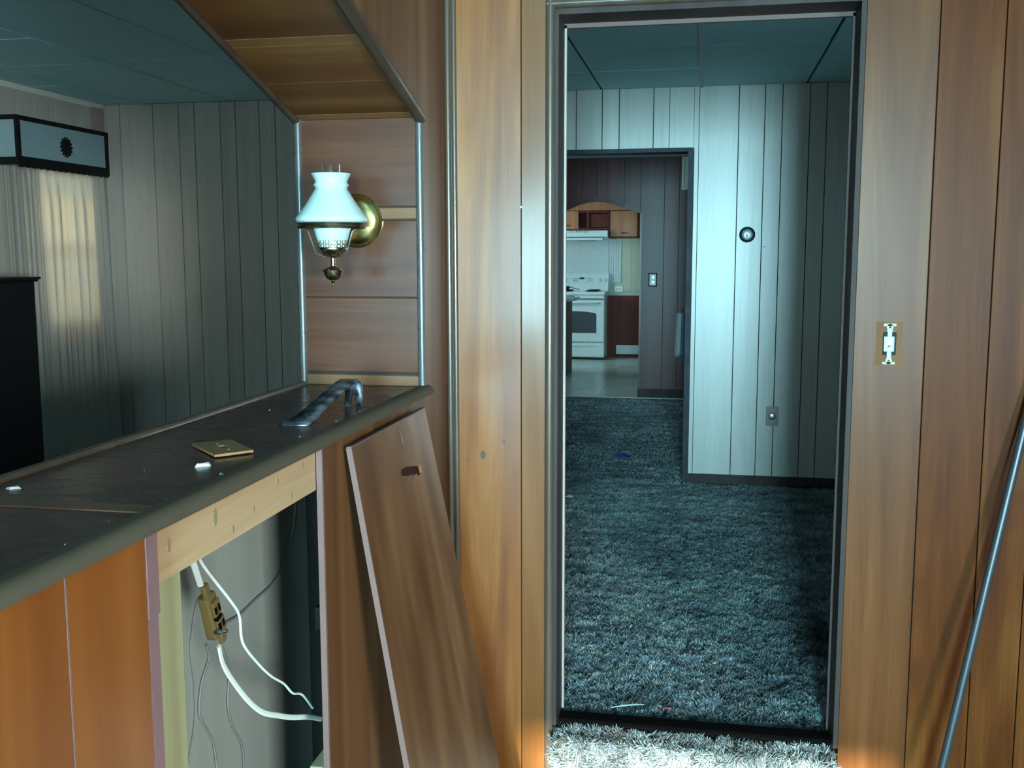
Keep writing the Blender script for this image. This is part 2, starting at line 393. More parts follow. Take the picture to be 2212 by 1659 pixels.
MB().box(-0.064, -0.046, 3.02, YB, CZ - 0.006, CZ + 0.01).build('ceiling_batten', 'ceil_batten', ce)
MB().box(-4.0, 3.0, -5.05, 2.39, CZ, CZ + 0.011).build('plain_board', 'ceiling', ce)
MB().box(XC, 3.0, 2.39, Y1, CZ, CZ + 0.011).build('plain_board', 'ceiling', ce)
MB().box(-3.0, 0.6, YB + .13, YD, 2.335, CZ + 0.011).build('plain_board', 'ceiling', ce)
MB().box(-3.0, 0.2, YD + .15, 14.29, CZ, CZ + 0.011).build('plain_board', 'ceiling', ce)

# rear wall with its two windows (behind the camera), and the side walls of the rooms


def wall_holes(mb, ax, a0, a1, u0, u1, z0, z1, holes):
    """wall slab between a0 and a1 along ax, spanning u, with rectangular openings"""
    us = sorted({u0, u1, *[h for q in holes for h in q[:2]]}); zs = sorted({z0, z1, *[h for q in holes for h in q[2:]]})
    for i in range(len(us) - 1):
        for j in range(len(zs) - 1):
            cu, cz = (us[i] + us[i + 1]) / 2, (zs[j] + zs[j + 1]) / 2
            if any(h[0] < cu < h[1] and h[2] < cz < h[3] for h in holes): continue
            if ax == 'y': mb.box(us[i], us[i + 1], a0, a1, zs[j], zs[j + 1])
            else: mb.box(a0, a1, us[i], us[i + 1], zs[j], zs[j + 1])
    return mb


struct(wall_holes(MB(), 'y', -5.17, -5.05, -4.1, 3.1, -.22, CZ + .02, [(-0.02, 1.02, 0.76, 2.06), (-2.36, -1.64, 0.46, 1.96), (-3.67, -2.93, 0.46, 1.94)]).build('wall_rear', 'shell'))  # third opening added for the far-left fill lamp
wl = struct(wall_holes(MB(), 'x', -4.10, -3.985, -5.05, YB, -.03, CZ + .02, [(5.46, 6.06, 1.02, 1.90), (2.9, 3.9, 1.0, 2.0)]).build('wall_left', 'groove'))  # second opening is unseen, cut for the hall fill lamp
struct(wall_holes(MB(), 'x', 3.0, 3.1, -5.05, Y1, -.22, CZ + .02, [(-4.0, -2.9, .7, 1.9)]).build('wall_right', 'cherry'))
struct(wall_holes(MB(), 'x', 1.30, 1.40, Y1B, YB, -.03, CZ + .02, [(3.12, 3.68, 1.02, 1.88)]).build('wall_hall_right', 'gray'))  # opening added for the hall ceiling fill lamp
struct(wall_holes(MB(), 'x', -3.1, -3.0, YB + .13, 14.3, -.03, CZ + .02, [(7.85, 8.75, .9, 1.9), (11.6, 13.0, 1.15, 2.2)]).build('wall_dining_left', 'dark'))  # first opening added for the dining fill lamp
struct(MB().box(0.6, 0.7, YB + .13, YD, -.03, CZ + .02).build('wall_dining_right', 'dark'))
struct(MB().box(0.2, 0.3, YD, 14.3, -.03, CZ + .02).build('wall_kitchen_right', 'kitchen_wall'))
kw = struct(MB().box(-3.1, 0.3, 14.30, 14.42, -.03, CZ + .02).build('wall_kitchen', 'kitchen_wall'))

# left wall boards around the curtained window
ly = [4.1, 4.45, 4.72, 5.02, 5.22, 5.46, 5.62, 5.83, 6.06, 6.20]
for a, c in zip(ly[:-1], ly[1:]):
    if a >= 5.459 and c <= 6.061:
        plank(wl, M['gray'], 'x', a, c, -3.975, -3.985, 1.90, CZ); plank(wl, M['gray'], 'x', a, c, -3.975, -3.985, 0, 1.02)
    else:
        plank(wl, M['gray'], 'x', a, c, -3.975, -3.985, 0, CZ)
MB().box(-3.985, -3.962, 6.203, 6.325, 0, CZ).build('corner_board', 'trim_light', wl)
struct(MB().prism([(-3.985, CZ - .030), (-3.965, CZ - .030), (-3.955, CZ - .008), (-3.955, CZ), (-3.985, CZ)], 'y', 2.4, 6.32).build('trim_1', 'trim_white'))
wn = struct(MB().box(-4.06, -3.99, 5.46, 5.49, 1.02, 1.90).box(-4.06, -3.99, 6.03, 6.06, 1.02, 1.90).box(-4.06, -3.99, 5.49, 6.03, 1.02, 1.05).box(-4.06, -3.99, 5.49, 6.03, 1.87, 1.90).build('window_1', 'white'))
MB().box(-4.04, -4.01, 5.49, 6.03, 1.44, 1.47).build('meeting_rail', 'white', wn)

# ---------------------------------------------------------------- front wall with the doorway
wf = struct(MB().box(XC, DL - .02, Y1 + .012, Y1B, LOW, CZ).box(DR + .02, 3.0, Y1 + .012, Y1B, LOW, CZ).box(DL - .02, DR + .02, Y1 + .012, Y1B, DH + .02, CZ).build('wall_front', 'groove'))
plank(wf, M['cherry_light'], 'y', XC, -0.523, Y1, Y1 + .011, LOW, CZ)
plank(wf, M['cherry_strip'], 'y', -0.523, DL, Y1, Y1 + .011, LOW, CZ)
for a, c, k in ((DR, .575, 'cherry_tan'), (.575, .735, 'cherry'), (.735, .858, 'cherry'), (.858, 1.02, 'cherry'), (1.02, 1.18, 'cherry'), (1.18, 1.4, 'cherry'), (1.4, 1.6, 'cherry'), (1.6, 2.0, 'cherry'), (2.0, 2.4, 'cherry'), (2.4, 3.0, 'cherry')):
    plank(wf, M[k], 'y', a, c, Y1, Y1 + .011, LOW, CZ)
MB().box(DL, DR, Y1, Y1 + .011, DH + .0, CZ).build('plank', 'cherry_tan', wf)
for kx, kz, kr in ((-.637, .817, .010), (-.575, .86, .005), (-.685, .80, .004)):
    MB().prism([(kx + kr * .8 * math.cos(q), kz + kr * 1.3 * math.sin(q)) for q in [k * math.pi / 6 for k in range(12)]], 'y', Y1 - .0004, Y1 + .002).build('knot', 'wood_knot', wf)
d1 = struct(MB().box(DL, DR, Y1 + .004, Y1B + .004, DH - .018, DH + .001).build('door_1', 'trim_dark'))       # head of the door frame
MB().box(DL - .002, DL + .012, Y1 + .004, Y1B + .004, 0, DH - .018).build('jamb', 'trim_dark', d1)
MB().box(DR - .012, DR + .002, Y1 + .004, Y1B + .004, 0, DH - .018).build('jamb', 'trim_dark', d1)
MB().box(DL + .006, DL + .018, Y1B - .006, Y1B + .008, 0, DH - .022).build('bead', 'trim_light', d1)
MB().box(DR - .018, DR - .008, Y1B - .006, Y1B + .008, 0, DH - .022).build('bead', 'bead_brown', d1)
MB().box(DL + .006, DR - .008, Y1B - .006, Y1B + .008, DH - .030, DH - .018).build('bead', 'bead_brown', d1)


def halfround(c, r, n=8, a0=180, a1=360):
    return [(c[0] + r * math.cos(math.radians(a0 + (a1 - a0) * i / n)), c[1] + r * math.sin(math.radians(a0 + (a1 - a0) * i / n))) for i in range(n + 1)]


struct(MB().prism(halfround((DL - .011, Y1), .013), 'z', LOW, DH + .02).build('trim_2', 'trim', smooth=True))
struct(MB().prism(halfround((DH + .012, 0), .013, a0=0, a1=180) and [(Y1 - .013 * math.sin(math.radians(a)), DH + .010 + .013 * math.cos(math.radians(a))) for a in range(0, 181, 22)], 'x', DL - .02, DR).build('trim_3', 'trim', smooth=True))
# corner moulding between divider and front wall: two beads
struct(MB().prism(halfround((XC + .008, Y1), .009), 'z', LOW, CZ).prism(halfround((XC + .026, Y1), .008), 'z', LOW, CZ).build('trim_4', 'trim', smooth=True))
struct(MB().prism([(2.926, -.015), (2.930, -.004), (2.938, .002), (2.985, .004), (2.995, .000), (2.998, -.015)], 'x', DL + .012, DR - .012).build('trim_5', 'void'))

# ---------------------------------------------------------------- divider with the pass-through
SL = -0.286                                        # the soffit falls towards the far end


def soz(y): return min(CZ, 1.757 + SL * (y - 2.628))


ytop = 0.80
wp_ = struct(MB().prism([(2.64, LOW), (Y1B, LOW), (Y1B, CZ), (2.64, CZ)], 'x', XL + .006, XC - .01).build('wall_pier', 'groove'))
wh_ = struct(MB().prism([(2.64, 1.765), (2.64, CZ), (ytop + .03, CZ), (ytop + .03, soz(ytop + .03) + .01)], 'x', XL + .006, XC - .01).build('wall_header', 'groove'))
wr_ = struct(MB().box(XC - .055, XC - .01, -5.05, ytop + .02, LOW, CZ).build('wall_added_partition', 'groove'))  # unseen wall, put in to keep rear window light off the left room
wd = MB()
wd.box(XL + .006, XL + .02, ytop + .022, 2.638, LOW, 1.03)                                                 # far skin of the half wall
wd.box(XL + .02, XC - .01, ytop + .022, 1.235, LOW, 1.03)
wd.box(XL + .02, XC - .01, 2.56, 2.638, LOW, 1.03)
wd = struct(wd.build('wall_divider', 'groove'))
MB().box(XL + .021, XL + .027, 1.236, 2.559, LOW, 1.03).build('back_board', 'backboard', wd)
MB().box(XL, XL + .006, ytop + .022, 2.638, 0, 1.03).build('room_side_board', 'gray', wd)
MB().box(XL, XL + .006, 2.64, Y1B, 0, CZ).build('room_side_board', 'gray', wp_)
# panels on the near face
plank(wd, M['cherry_red'], 'x', 0.822, 1.055, XC, XC - .009, LOW, 1.03, name='panel')
plank(wd, M['cherry_red'], 'x', 1.055, 1.232, XC, XC - .009, LOW, 1.03, name='panel')
for a, c in ((-5.05, -3.0), (-3.0, -1.5), (-1.5, -.6), (-.6, -.1), (-.1, .45), (.45, .8)):
    plank(wr_, M['cherry_red'], 'x', a, c, XC, XC - .009, LOW, 1.03, name='panel')  # boards on the added partition wall
MB().box(XC - .009, XC + .0004, 1.0538, 1.0562, LOW, 1.03).build('seam_strip', 'edge', wd)
MB().box(XC - .018, XC + .0005, 1.233, 1.262, .905, 1.03).box(XC - .018, XC - .0005, 1.233, 1.258, LOW, .905).build('panel_edge', 'edge_purple', wd)
plank(wd, M['cherry_side'], 'x', 1.889, 2.20, XC, XC - .009, LOW, 1.03, gap=0, name='panel')
plank(wd, M['cherry_side'], 'x', 2.20, Y1 - .001, XC, XC - .009, LOW, 1.03, gap=0, ch=.0005, name='panel')
MB().box(XC - .012, XC + .0005, 1.881, 1.8885, LOW, 1.03).build('panel_edge', 'edge', wd)
MB().prism([(2.642, 1.03), (Y1 - .001, 1.03), (Y1 - .001, CZ), (2.642, CZ)], 'x', XC - .009, XC).build('panel', 'cherry_side', wp_)
MB().prism([(2.642, soz(2.642)), (2.642, CZ), (ytop + .02, CZ), (ytop + .02, soz(ytop + .02))], 'x', XC - .009, XC).build('panel', 'cherry_side', wh_)
# framing seen in the broken-open bay
MB().box(XC - .045, XC - .014, 1.262, 1.884, .937, 1.03).build('beam', 'beam', wd, bevel=.002)
for ky, kz, kr in ((1.318, .985, .007), (1.46, .99, .010), (1.52, .955, .005), (1.60, .97, .004), (1.70, .995, .006), (1.76, .955, .005), (1.82, 1.0, .004)):
    MB().prism([(ky + kr * .7 * math.cos(q), kz + kr * 1.5 * math.sin(q)) for q in [k * math.pi / 5 + .3 for k in range(10)]], 'x', XC - .0148, XC - .0136).build('knot', 'knot', wd)
MB().box(XC - .09, XC - .022, 1.262, 1.362, LOW, .937).build('stud', 'stud', wd, bevel=.003)
# end of the opening: boards laid across, with two pale battens
for z0, z1, k in ((1.050, 1.079, 'batten'), (1.086, 1.287, 'cherry_x'), (1.289, 1.492, 'cherry_x'), (1.495, 1.525, 'batten'), (1.528, 1.757, 'cherry_x')):
    MB().prism([(2.628 + .002, z0), (2.628, z0 + .002), (2.628, z1 - .002), (2.628 + .002, z1), (2.64, z1), (2.64, z0)], 'x', XL + .004, XC - .004).build('crosswise_board', k, wp_)
MB().box(XL + .004, XC - .004, 2.632, 2.64, 1.05, 1.757).build('backing', 'groove', wp_)
# sloping soffit boards
for a, c in ((-5.05, -3.5), (-3.5, -2.2), (-2.2, -1.3), (-1.3, -.4), (-.4, ytop)):
    plank(wr_, M['cherry'], 'x', a, c, XC, XC - .009, 1.04, CZ, name='panel')  # boards on the added partition wall
MB().box(XC - .062, XC - .056, -5.05, ytop, 0, CZ).build('room_side_board', 'gray', wr_)
MB().box(XC - .055, XC - .01, ytop + .021, ytop + .03, 1.055, CZ - .03).build('added_wall_end_board', 'cherry_x', wr_)
sy = [(2.628, 2.600, 'batten'), (2.598, 2.42, 'soffit'), (2.418, 2.24, 'soffit'), (2.238, 2.205, 'batten'), (2.203, 2.0, 'soffit'), (1.998, 1.7, 'soffit'), (1.698, 1.3, 'soffit'), (1.298, ytop + .03, 'soffit')]
for a, c, k in sy:
    MB().prism([(a, soz(a)), (c, soz(c)), (c, soz(c) + .008), (a, soz(a) + .008)], 'x', XL + .004, XC - .004).build('soffit_board', k if k != 'batten' else 'soffit_pale', wh_)
# edge mouldings of the opening


def edge_post(name, x, side):
    pr = [(x + .011 * math.cos(math.radians(a)), 2.630 + .011 * math.sin(math.radians(a))) for a in range(0, 360, 30)]
    return struct(MB().prism(pr, 'z', 1.05, 1.757).build(name, 'post', smooth=True))


edge_post('trim_6', XC - .004, 1); edge_post('trim_7', XL + .004, -1)
for nm, x, r in (('trim_8', XC - .001, .016), ('trim_9', XL + .001, .011)):
    pts = [(x, 2.632, soz(2.632) - .002), (x, 2.0, soz(2.0) - .002), (x, 1.2, soz(1.2) - .002), (x, ytop + .03, soz(ytop + .03) - .002)]
    struct(MB().tube(pts, r, 12).build(nm, 'trim_brown', smooth=True))

# counter ledge on the half wall
ct = thing('counter_ledge', 'dark dusty wooden counter ledge topping the half wall below the lamp', 'counter', (-.91, 1.4, 1.03))
for a, c in ((ytop + .032, 1.247), (1.290, 1.725), (1.7265, 2.627)):
    MB().box(XL + .008, XC - .004, a, c, 1.0316, 1.050).build('top_board', 'counter', ct)
MB().box(XL + .012, XC - .008, 1.249, 1.288, 1.0320, 1.0515).build('batten', 'counter_batten', ct)
fr = [(XC - .010, 1.0316)] + [(XC + .004 + .020 * math.cos(math.radians(a)), 1.0370 + .017 * math.sin(math.radians(a))) for a in range(-18, 91, 12)] + [(XC - .010, 1.054)]
MB().prism(fr, 'y', ytop + .032, 2.642).build('front_edge', 'ledge_edge', ct, smooth=True)
MB().prism(halfround((XL + .004, 1.050), .010, a0=0, a1=180), 'y', ytop + .032, 2.62).build('back_edge', 'trim', ct, smooth=True)
for i in range(16):
    pass

# ---------------------------------------------------------------- back wall (grey boards) and its doorway
BL, BR, BH = -0.95, -0.100, 2.030
wb = struct(wall_holes(MB(), 'y', YB + .012, YB + .13, -4.1, 1.4, -.02, CZ + .01, [(BL, BR, -.02, BH)]).build('wall_back', 'groove'))
gx = [-3.97, -3.851, -3.612, -3.429, -3.317, -3.137, -3.029, -2.865, -2.756, -2.56, -2.44, -2.2, -2.03, -1.9, -1.66, -1.5, -1.38, -1.15, -.965, -.806, -.648, -.545, -.340, -.244, -.070, .161, .310, .410, .565, .661, .86, 1.0, 1.3]
for a, c in zip(gx[:-1], gx[1:]):
    if c <= BL + .001 or a >= BR - .001:
        plank(wb, M['gray'], 'y', a, c, YB, YB + .011, .0, CZ, gap=.0022)
    elif a >= BL - .02 and c <= BR + .001:
        plank(wb, M['gray'], 'y', a, c, YB, YB + .011, BH, CZ, gap=.0022)
    elif a < BL:
        plank(wb, M['gray'], 'y', a, BL, YB, YB + .011, .0, CZ); plank(wb, M['gray'], 'y', BL, c, YB, YB + .011, BH, CZ)
    else:
        plank(wb, M['gray'], 'y', a, BR, YB, YB + .011, BH, CZ, gap=.0005); plank(wb, M['gray'], 'y', BR, c, YB, YB + .011, .0, CZ, gap=.0005)
struct(MB().box(BR, 1.3, YB - .014, YB, 0, .048).prism([(BR, YB - .014), (BR, YB), (1.3, YB), (1.3, YB - .011)], 'z', .048, .054).build('baseboard_back', 'trim_dark'))
d2 = struct(MB().box(BL, BR, YB - .012, YB + .14, BH - .018, BH + .006).build('door_2', 'frame_black'))
MB().box(BR - .030, BR, YB - .004, YB + .14, 0, BH - .018).build('jamb', 'frame_black', d2)
MB().box(BL, BL + .02, YB - .004, YB + .14, 0, BH - .018).build('jamb', 'frame_black', d2)
MB().box(BR - .004, BR + .006, YB - .010, YB, 0, BH).build('casing', 'frame_black', d2)

# ---------------------------------------------------------------- arch wall between dining room and kitchen
arch = [(-.655, 0), (-.655, 1.804), (-.745, 1.829), (-.841, 1.861), (-.91, 1.886), (-.976, 1.903), (-1.062, 1.914), (-1.15, 1.909), (-1.25, 1.885), (-1.33, 1.853), (-1.413, 1.815), (-1.475, 1.79), (-1.475, 0)]


def arch_z(x):
    for (xa, za), (xb, zb) in zip(arch[1:-1], arch[2:-1]):
        if xb <= x <= xa: return zb + (za - zb) * (x - xb) / (xa - xb)
    return None


wa = struct(wall_holes(MB(), 'y', YD + .012, YD + .14, -3.0, .6, -.02, CZ, [(-1.475, -.655, -.02, 1.95)]).build('wall_far', 'groove'))
ax = [.6, .45, .25, .1, -.08, -.284, -.425, -.655, -.812, -.982, -1.077, -1.227, -1.475, -1.7, -1.9, -2.2, -2.5, -3.0]
for c, a in zip(ax[:-1], ax[1:]):
    if c <= -.654 and a >= -1.476:
        # board cut to the curve of the arch
        n = 5; us = [a + .0015 + (c - a - .003) * i / n for i in range(n + 1)]
        pr = [(u, arch_z(max(-1.474, min(-.656, u))) + .012) for u in us] + [(us[-1], 2.335), (us[0], 2.335)]
        MB().prism(pr, 'y', YD, YD + .14).build('plank', 'dark', wa)
    else:
        plank(wa, M['dark'], 'y', a, c, YD, YD + .011, 0, 2.335)
am = MB()
pts = arch[1:-1]
for (xa, za), (xb, zb) in zip(pts[:-1], pts[1:]):
    am.add([(xa, YD - .012, za), (xb, YD - .012, zb), (xb, YD - .012, zb + .045), (xa, YD - .012, za + .045), (xa, YD + .02, za), (xb, YD + .02, zb), (xb, YD + .02, zb + .045), (xa, YD + .02, za + .045)],
           [(0, 1, 2, 3), (7, 6, 5, 4), (0, 4, 5, 1), (3, 2, 6, 7)])
am.build('arch_moulding', 'dark', wa)
MB().box(-.655, -.640, YD - .008, YD + .145, 0, 1.80).build('opening_edge', 'trim', wa)
struct(MB().box(-.66, .6, YD - .016, YD, 0, .085).build('baseboard_far', 'trim_dark'))
struct(MB().box(-.10 - .02, -.10, YB + .14, YB + .15, 0, .05).build('trim_10', 'trim_dark'))

# ---------------------------------------------------------------- shag carpet pile


def vnoise(x, y, s, seed):
    r = np.random.default_rng(seed); g = r.random((256, 256))
    u, v = x / s + 1000, y / s + 1000
    i, j = np.floor(u).astype(int), np.floor(v).astype(int); fu, fv = u - i, v - j
    fu = fu * fu * (3 - 2 * fu); fv = fv * fv * (3 - 2 * fv)
    G = lambda a, c: g[a % 256, c % 256]
    return (G(i, j) * (1 - fu) + G(i + 1, j) * fu) * (1 - fv) + (G(i, j + 1) * (1 - fu) + G(i + 1, j + 1) * fu) * fv


def pile_zone(y0, y1, xa, xb, dens, wid):
    """strands in a trapezium: x limits as linear functions of y"""
    A = (y1 - y0) * ((xb(y0) - xa(y0)) + (xb(y1) - xa(y1))) / 2
    n = int(A * dens)
    y = rng.uniform(y0, y1, n * 2); lo = min(xa(y0), xa(y1)); hi = max(xb(y0), xb(y1))
    x = rng.uniform(lo, hi, n * 2)
    k = (x > xa(y)) & (x < xb(y)); x, y = x[k][:n], y[k][:n]
    return np.stack([x, y, np.full(len(x), wid)], 1)


Z = [pile_zone(2.826, 3.02, lambda y: DL + .004 + 0 * y, lambda y: .382 + 0 * y, 70000, .003),
     pile_zone(2.3, 2.81, lambda y: -.74 + 0 * y, lambda y: 1.0 + 0 * y, 9000, .006),
     pile_zone(3.02, 6.315, lambda y: -.46 - (y - 3.02) * .17, lambda y: .43 + (y - 3.02) * .145, 62000, .0034),
     pile_zone(6.46, 10.07, lambda y: -.93 - (y - 6.4) * .17, lambda y: -.02 + 0 * y, 16000, .006),
     pile_zone(6.315, 6.46, lambda y: BL + .02 + 0 * y, lambda y: BR - .032 + 0 * y, 26000, .005)]
Z += [pile_zone(3.02, 6.315, lambda y: -3.95 + 0 * y, lambda y: -.46 - (y - 3.02) * .17, 7000, .007),
      pile_zone(3.02, 6.315, lambda y: .43 + (y - 3.02) * .145, lambda y: 1.29 + 0 * y, 14000, .006),
      pile_zone(6.46, 10.07, lambda y: -2.9 + 0 * y, lambda y: -.93 - (y - 6.4) * .17, 6000, .008),
      pile_zone(6.46, 10.07, lambda y: -.02 + 0 * y, lambda y: .58 + 0 * y, 6000, .008)]
Z[0] = Z[0][(Z[0][:, 1] < 2.925) | (Z[0][:, 1] > 2.998)]
nr_ = 12000                                          # strands on the carpeted riser of the step (y marks height there)
Z = np.concatenate(Z); n0 = len(Z)
R_ = np.stack([rng.uniform(DL + .004, DR - .004, nr_), rng.uniform(LOW - .02, -.010, nr_), np.full(nr_, .003)], 1)
Z = np.concatenate([Z, R_]); n = len(Z); x, y, wd_ = Z[:, 0], Z[:, 1], Z[:, 2]
ang = vnoise(x, y, .030, 1) * 2 * math.pi * 1.3 + rng.normal(0, .6, n)
hgt = vnoise(x * .55, y * 1.5, .022, 2)
ln = .016 + .011 * hgt + rng.uniform(-.004, .004, n)
tilt = .55 + .6 * rng.random(n)
dx, dy = np.cos(ang) * np.sin(tilt), np.sin(ang) * np.sin(tilt); dz = np.cos(tilt)
wa_ = rng.uniform(0, math.pi, n); wx, wy = np.cos(wa_) * wd_ / 2, np.sin(wa_) * wd_ / 2
bz = np.where(y < 2.815, LOW - .022, -.022)
V = np.zeros((n, 4, 3)); O_ = np.zeros(n)
V[:, 0] = np.stack([x - wx, y - wy, O_], 1); V[:, 1] = np.stack([x + wx, y + wy, O_], 1)
tx, ty, tz = x + dx * ln, y + dy * ln, dz * ln
V[:, 2] = np.stack([tx + wx * .7, ty + wy * .7, tz], 1); V[:, 3] = np.stack([tx - wx * .7, ty - wy * .7, tz], 1)
V[:n0, :, 2] += bz[:n0, None]
rv = V[n0:].copy(); V[n0:, :, 1] = 2.827 - rv[:, :, 2]; V[n0:, :, 2] = rv[:, :, 1]
tone = np.clip(.24 + .20 * hgt + .30 * vnoise(x * .7, y * 1.4, .10, 3) + .12 * vnoise(x, y, .6, 4) + rng.normal(0, .10, n), 0, 1)
tone = np.where(rng.random(n) < .10, np.minimum(1, tone + .15), tone)
tone *= 1 - .75 * np.exp(-(((x - .46) / .16) ** 2 + ((y - 3.80) / .22) ** 2))          # strands darker in a soft blob by the right jamb
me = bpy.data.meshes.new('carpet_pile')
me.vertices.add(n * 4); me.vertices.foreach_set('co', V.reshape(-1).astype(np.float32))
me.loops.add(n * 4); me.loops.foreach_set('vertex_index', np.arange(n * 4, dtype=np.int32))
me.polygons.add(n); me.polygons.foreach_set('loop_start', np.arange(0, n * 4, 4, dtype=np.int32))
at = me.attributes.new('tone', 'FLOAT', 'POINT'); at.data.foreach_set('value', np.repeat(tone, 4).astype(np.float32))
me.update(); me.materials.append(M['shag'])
cp = bpy.data.objects.new('carpet_pile', me); COL.objects.link(cp); cp.parent = fl; cp['kind'] = 'stuff'
del Z, V

# ---------------------------------------------------------------- oil-lamp style wall sconce
LX, LY = -.9205, 2.443
k_ = .000209                                       # metres per unit of the measured outline
zr = lambda z: 1.623 - (z - 140) * k_


def prof(p): return [(r * k_, zr(z)) for r, z in p]


sc = thing('wall_sconce', 'brass hurricane wall lamp with white glass shade on the pier end', 'lamp', (-.919, 2.628, 1.49))
MB().lathe([(0, 0), (.070, 0), (.071, -.006), (.066, -.012), (.062, -.011), (.056, -.017), (.048, -.021), (.02, -.026), (0, -.026)], (-.919, 2.628, 1.491), 40, 'y').build('backplate', 'brass', sc, smooth=True)
MB().tube(catmull([(-.919, 2.606, 1.470), (-.9195, 2.56, 1.452), (-.920, 2.50, 1.410), (LX, LY, 1.396)], 6), .0045, 10).build('arm', 'bronze', sc, smooth=True)
sh = [(232, 248), (225, 262), (205, 300), (188, 335), (192, 356), (206, 378), (206, 392), (188, 410), (186, 424), (205, 450), (300, 600), (390, 720), (424, 765), (427, 788), (418, 808), (400, 820)]
inn = [(r - 14, z + 4) for r, z in sh[::-1]]
MB().lathe(prof(sh + inn), (LX, LY, 0), 48, closed=True).build('shade', 'milk', sc, smooth=True)
MB().lathe(prof([(112, 140), (112, 420), (150, 700), (120, 1000), (110, 1000), (140, 700), (104, 420), (104, 140)]), (LX, LY, 0), 32, closed=True).build('chimney', 'glass', sc, smooth=True)
MB().lathe(prof([(404, 826), (408, 836), (396, 846), (402, 858), (408, 872), (400, 890), (380, 892), (372, 880), (372, 836), (380, 826)]), (LX, LY, 0), 48, closed=True).build('shade_ring', 'bronze', sc, smooth=True)
MB().lathe(prof([(222, 860), (218, 900), (196, 980), (172, 1060), (160, 1120), (0, 1120)]), (LX, LY, 0), 40).build('font', 'milk', sc, smooth=True)
ga = MB()
for i in range(16):
    a = 2 * math.pi * i / 16
    for r0, zc, hh in ((178, 1050, 28), (172, 1094, 20)):
        rr = r0 * k_; cx, cy, cz = LX + rr * math.cos(a), LY + rr * math.sin(a), zr(zc)
        loop = [(cx - math.sin(a) * .0052 * math.cos(q), cy + math.cos(a) * .0052 * math.cos(q), cz + hh * k_ * math.sin(q)) for q in [2 * math.pi * j / 10 for j in range(11)]]
        ga.tube(loop, .0010, 5, cap=False)
ga.build('gallery', 'bronze', sc, smooth=True)
MB().lathe(prof([(0, 1112), (172, 1112), (176, 1124), (170, 1150), (135, 1180), (124, 1205), (90, 1220), (40, 1228), (26, 1236), (26, 1330), (40, 1345), (60, 1352)]), (LX, LY, 0), 32).build('stem', 'bronze', sc, smooth=True)
MB().lathe(prof([(60, 1348), (118, 1376), (128, 1386), (126, 1396), (112, 1402), (104, 1440), (74, 1484), (36, 1506), (0, 1508)]), (LX, LY, 0), 32).build('finial_bowl', 'bronze', sc, smooth=True)
MB().lathe(prof([(0, 1502), (20, 1508), (29, 1520), (20, 1530), (16, 1536), (17, 1550), (10, 1566), (0, 1568)]), (LX, LY, 0), 16).build('finial_knob', 'brass', sc, smooth=True)
for a in (-.25, 2.1, 3.7):
    c, s_ = math.cos(a), math.sin(a)
    q = [(390, 888), (300, 905), (285, 930), (200, 1185), (120, 1216), (60, 1214)]
    MB().tube([(LX + r * k_ * c, LY + r * k_ * s_, zr(z)) for r, z in q], .0016, 6).build('support_wire', 'steel', sc, smooth=True)

# ---------------------------------------------------------------- things on the counter ledge
pb = thing('pry_bar', 'blackened steel flat pry bar with hooked notched claw resting on the ledge', 'pry bar', (-.82, 2.1, 1.05))
path = [((-.8335, 1.958, 1.0525), .030), ((-.831, 1.985, 1.0545), .030), ((-.827, 2.02, 1.061), .025), ((-.821, 2.08, 1.079), .0215), ((-.814, 2.15, 1.098), .021), ((-.809, 2.205, 1.1115), .021), ((-.8065, 2.232, 1.1145), .021), ((-.805, 2.246, 1.110), .0205), ((-.804, 2.250, 1.100), .0205), ((-.8035, 2.249, 1.078), .0215)]
pv, pf = [], []
for (c, w) in path:
    for t_ in (-1, -.22, .22, 1):
        pv.append((c[0] + t_ * w, c[1] + (-.02 * t_ * w), c[2]))
nr = len(path)
for i in range(nr - 1):
    for j in range(3):
        pf.append((i * 4 + j, i * 4 + j + 1, (i + 1) * 4 + j + 1, (i + 1) * 4 + j))
b0 = (nr - 1) * 4
for xx in (-1, -.34, .34, 1):
    pv.append((-.803 + xx * .0225, 2.243, 1.0515))
pf += [(b0, b0 + 1, nr * 4 + 1, nr * 4), (b0 + 2, b0 + 3, nr * 4 + 3, nr * 4 + 2)]
pbm = MB().add(pv, pf).build('bar', 'steel_black', pb, smooth=True)
sm = pbm.modifiers.new('thick', 'SOLIDIFY'); sm.thickness = .0045; sm.offset = 0

P4 = [Vector((-.929, 1.715, 1.0525)), Vector((-.874, 1.763, 1.0525)), Vector((-.788, 1.673, 1.0525)), Vector((-.834, 1.618, 1.0525))]
wp = thing('switch_cover_plate', 'loose wood-toned switch cover plate lying on the dark ledge', 'cover plate', (-.856, 1.69, 1.05))
bl = lambda u, v: P4[0] * (1 - u) * (1 - v) + P4[1] * u * (1 - v) + P4[2] * u * v + P4[3] * (1 - u) * v
pm = MB(); us = [0, .42, .58, 1]; vs_ = [0, .4, .6, 1]
for i in range(3):
    for j in range(3):
        if i == 1 and j == 1: continue
        q = [bl(us[i], vs_[j]), bl(us[i + 1], vs_[j]), bl(us[i + 1], vs_[j + 1]), bl(us[i], vs_[j + 1])]
        pm.add(q + [p + Vector((0, 0, .0045)) for p in q], [(0, 3, 2, 1), (4, 5, 6, 7), (0, 1, 5, 4), (1, 2, 6, 5), (2, 3, 7, 6), (3, 0, 4, 7)])
pm.build('plate', 'plate_wood', wp)
for v in (.25, .75):
    c = bl(.5, v); MB().lathe([(0, .0058), (.003, .0055), (.0035, .0045), (.0035, .003)], (c.x, c.y, c.z), 10).build('screw', 'steel', wp)


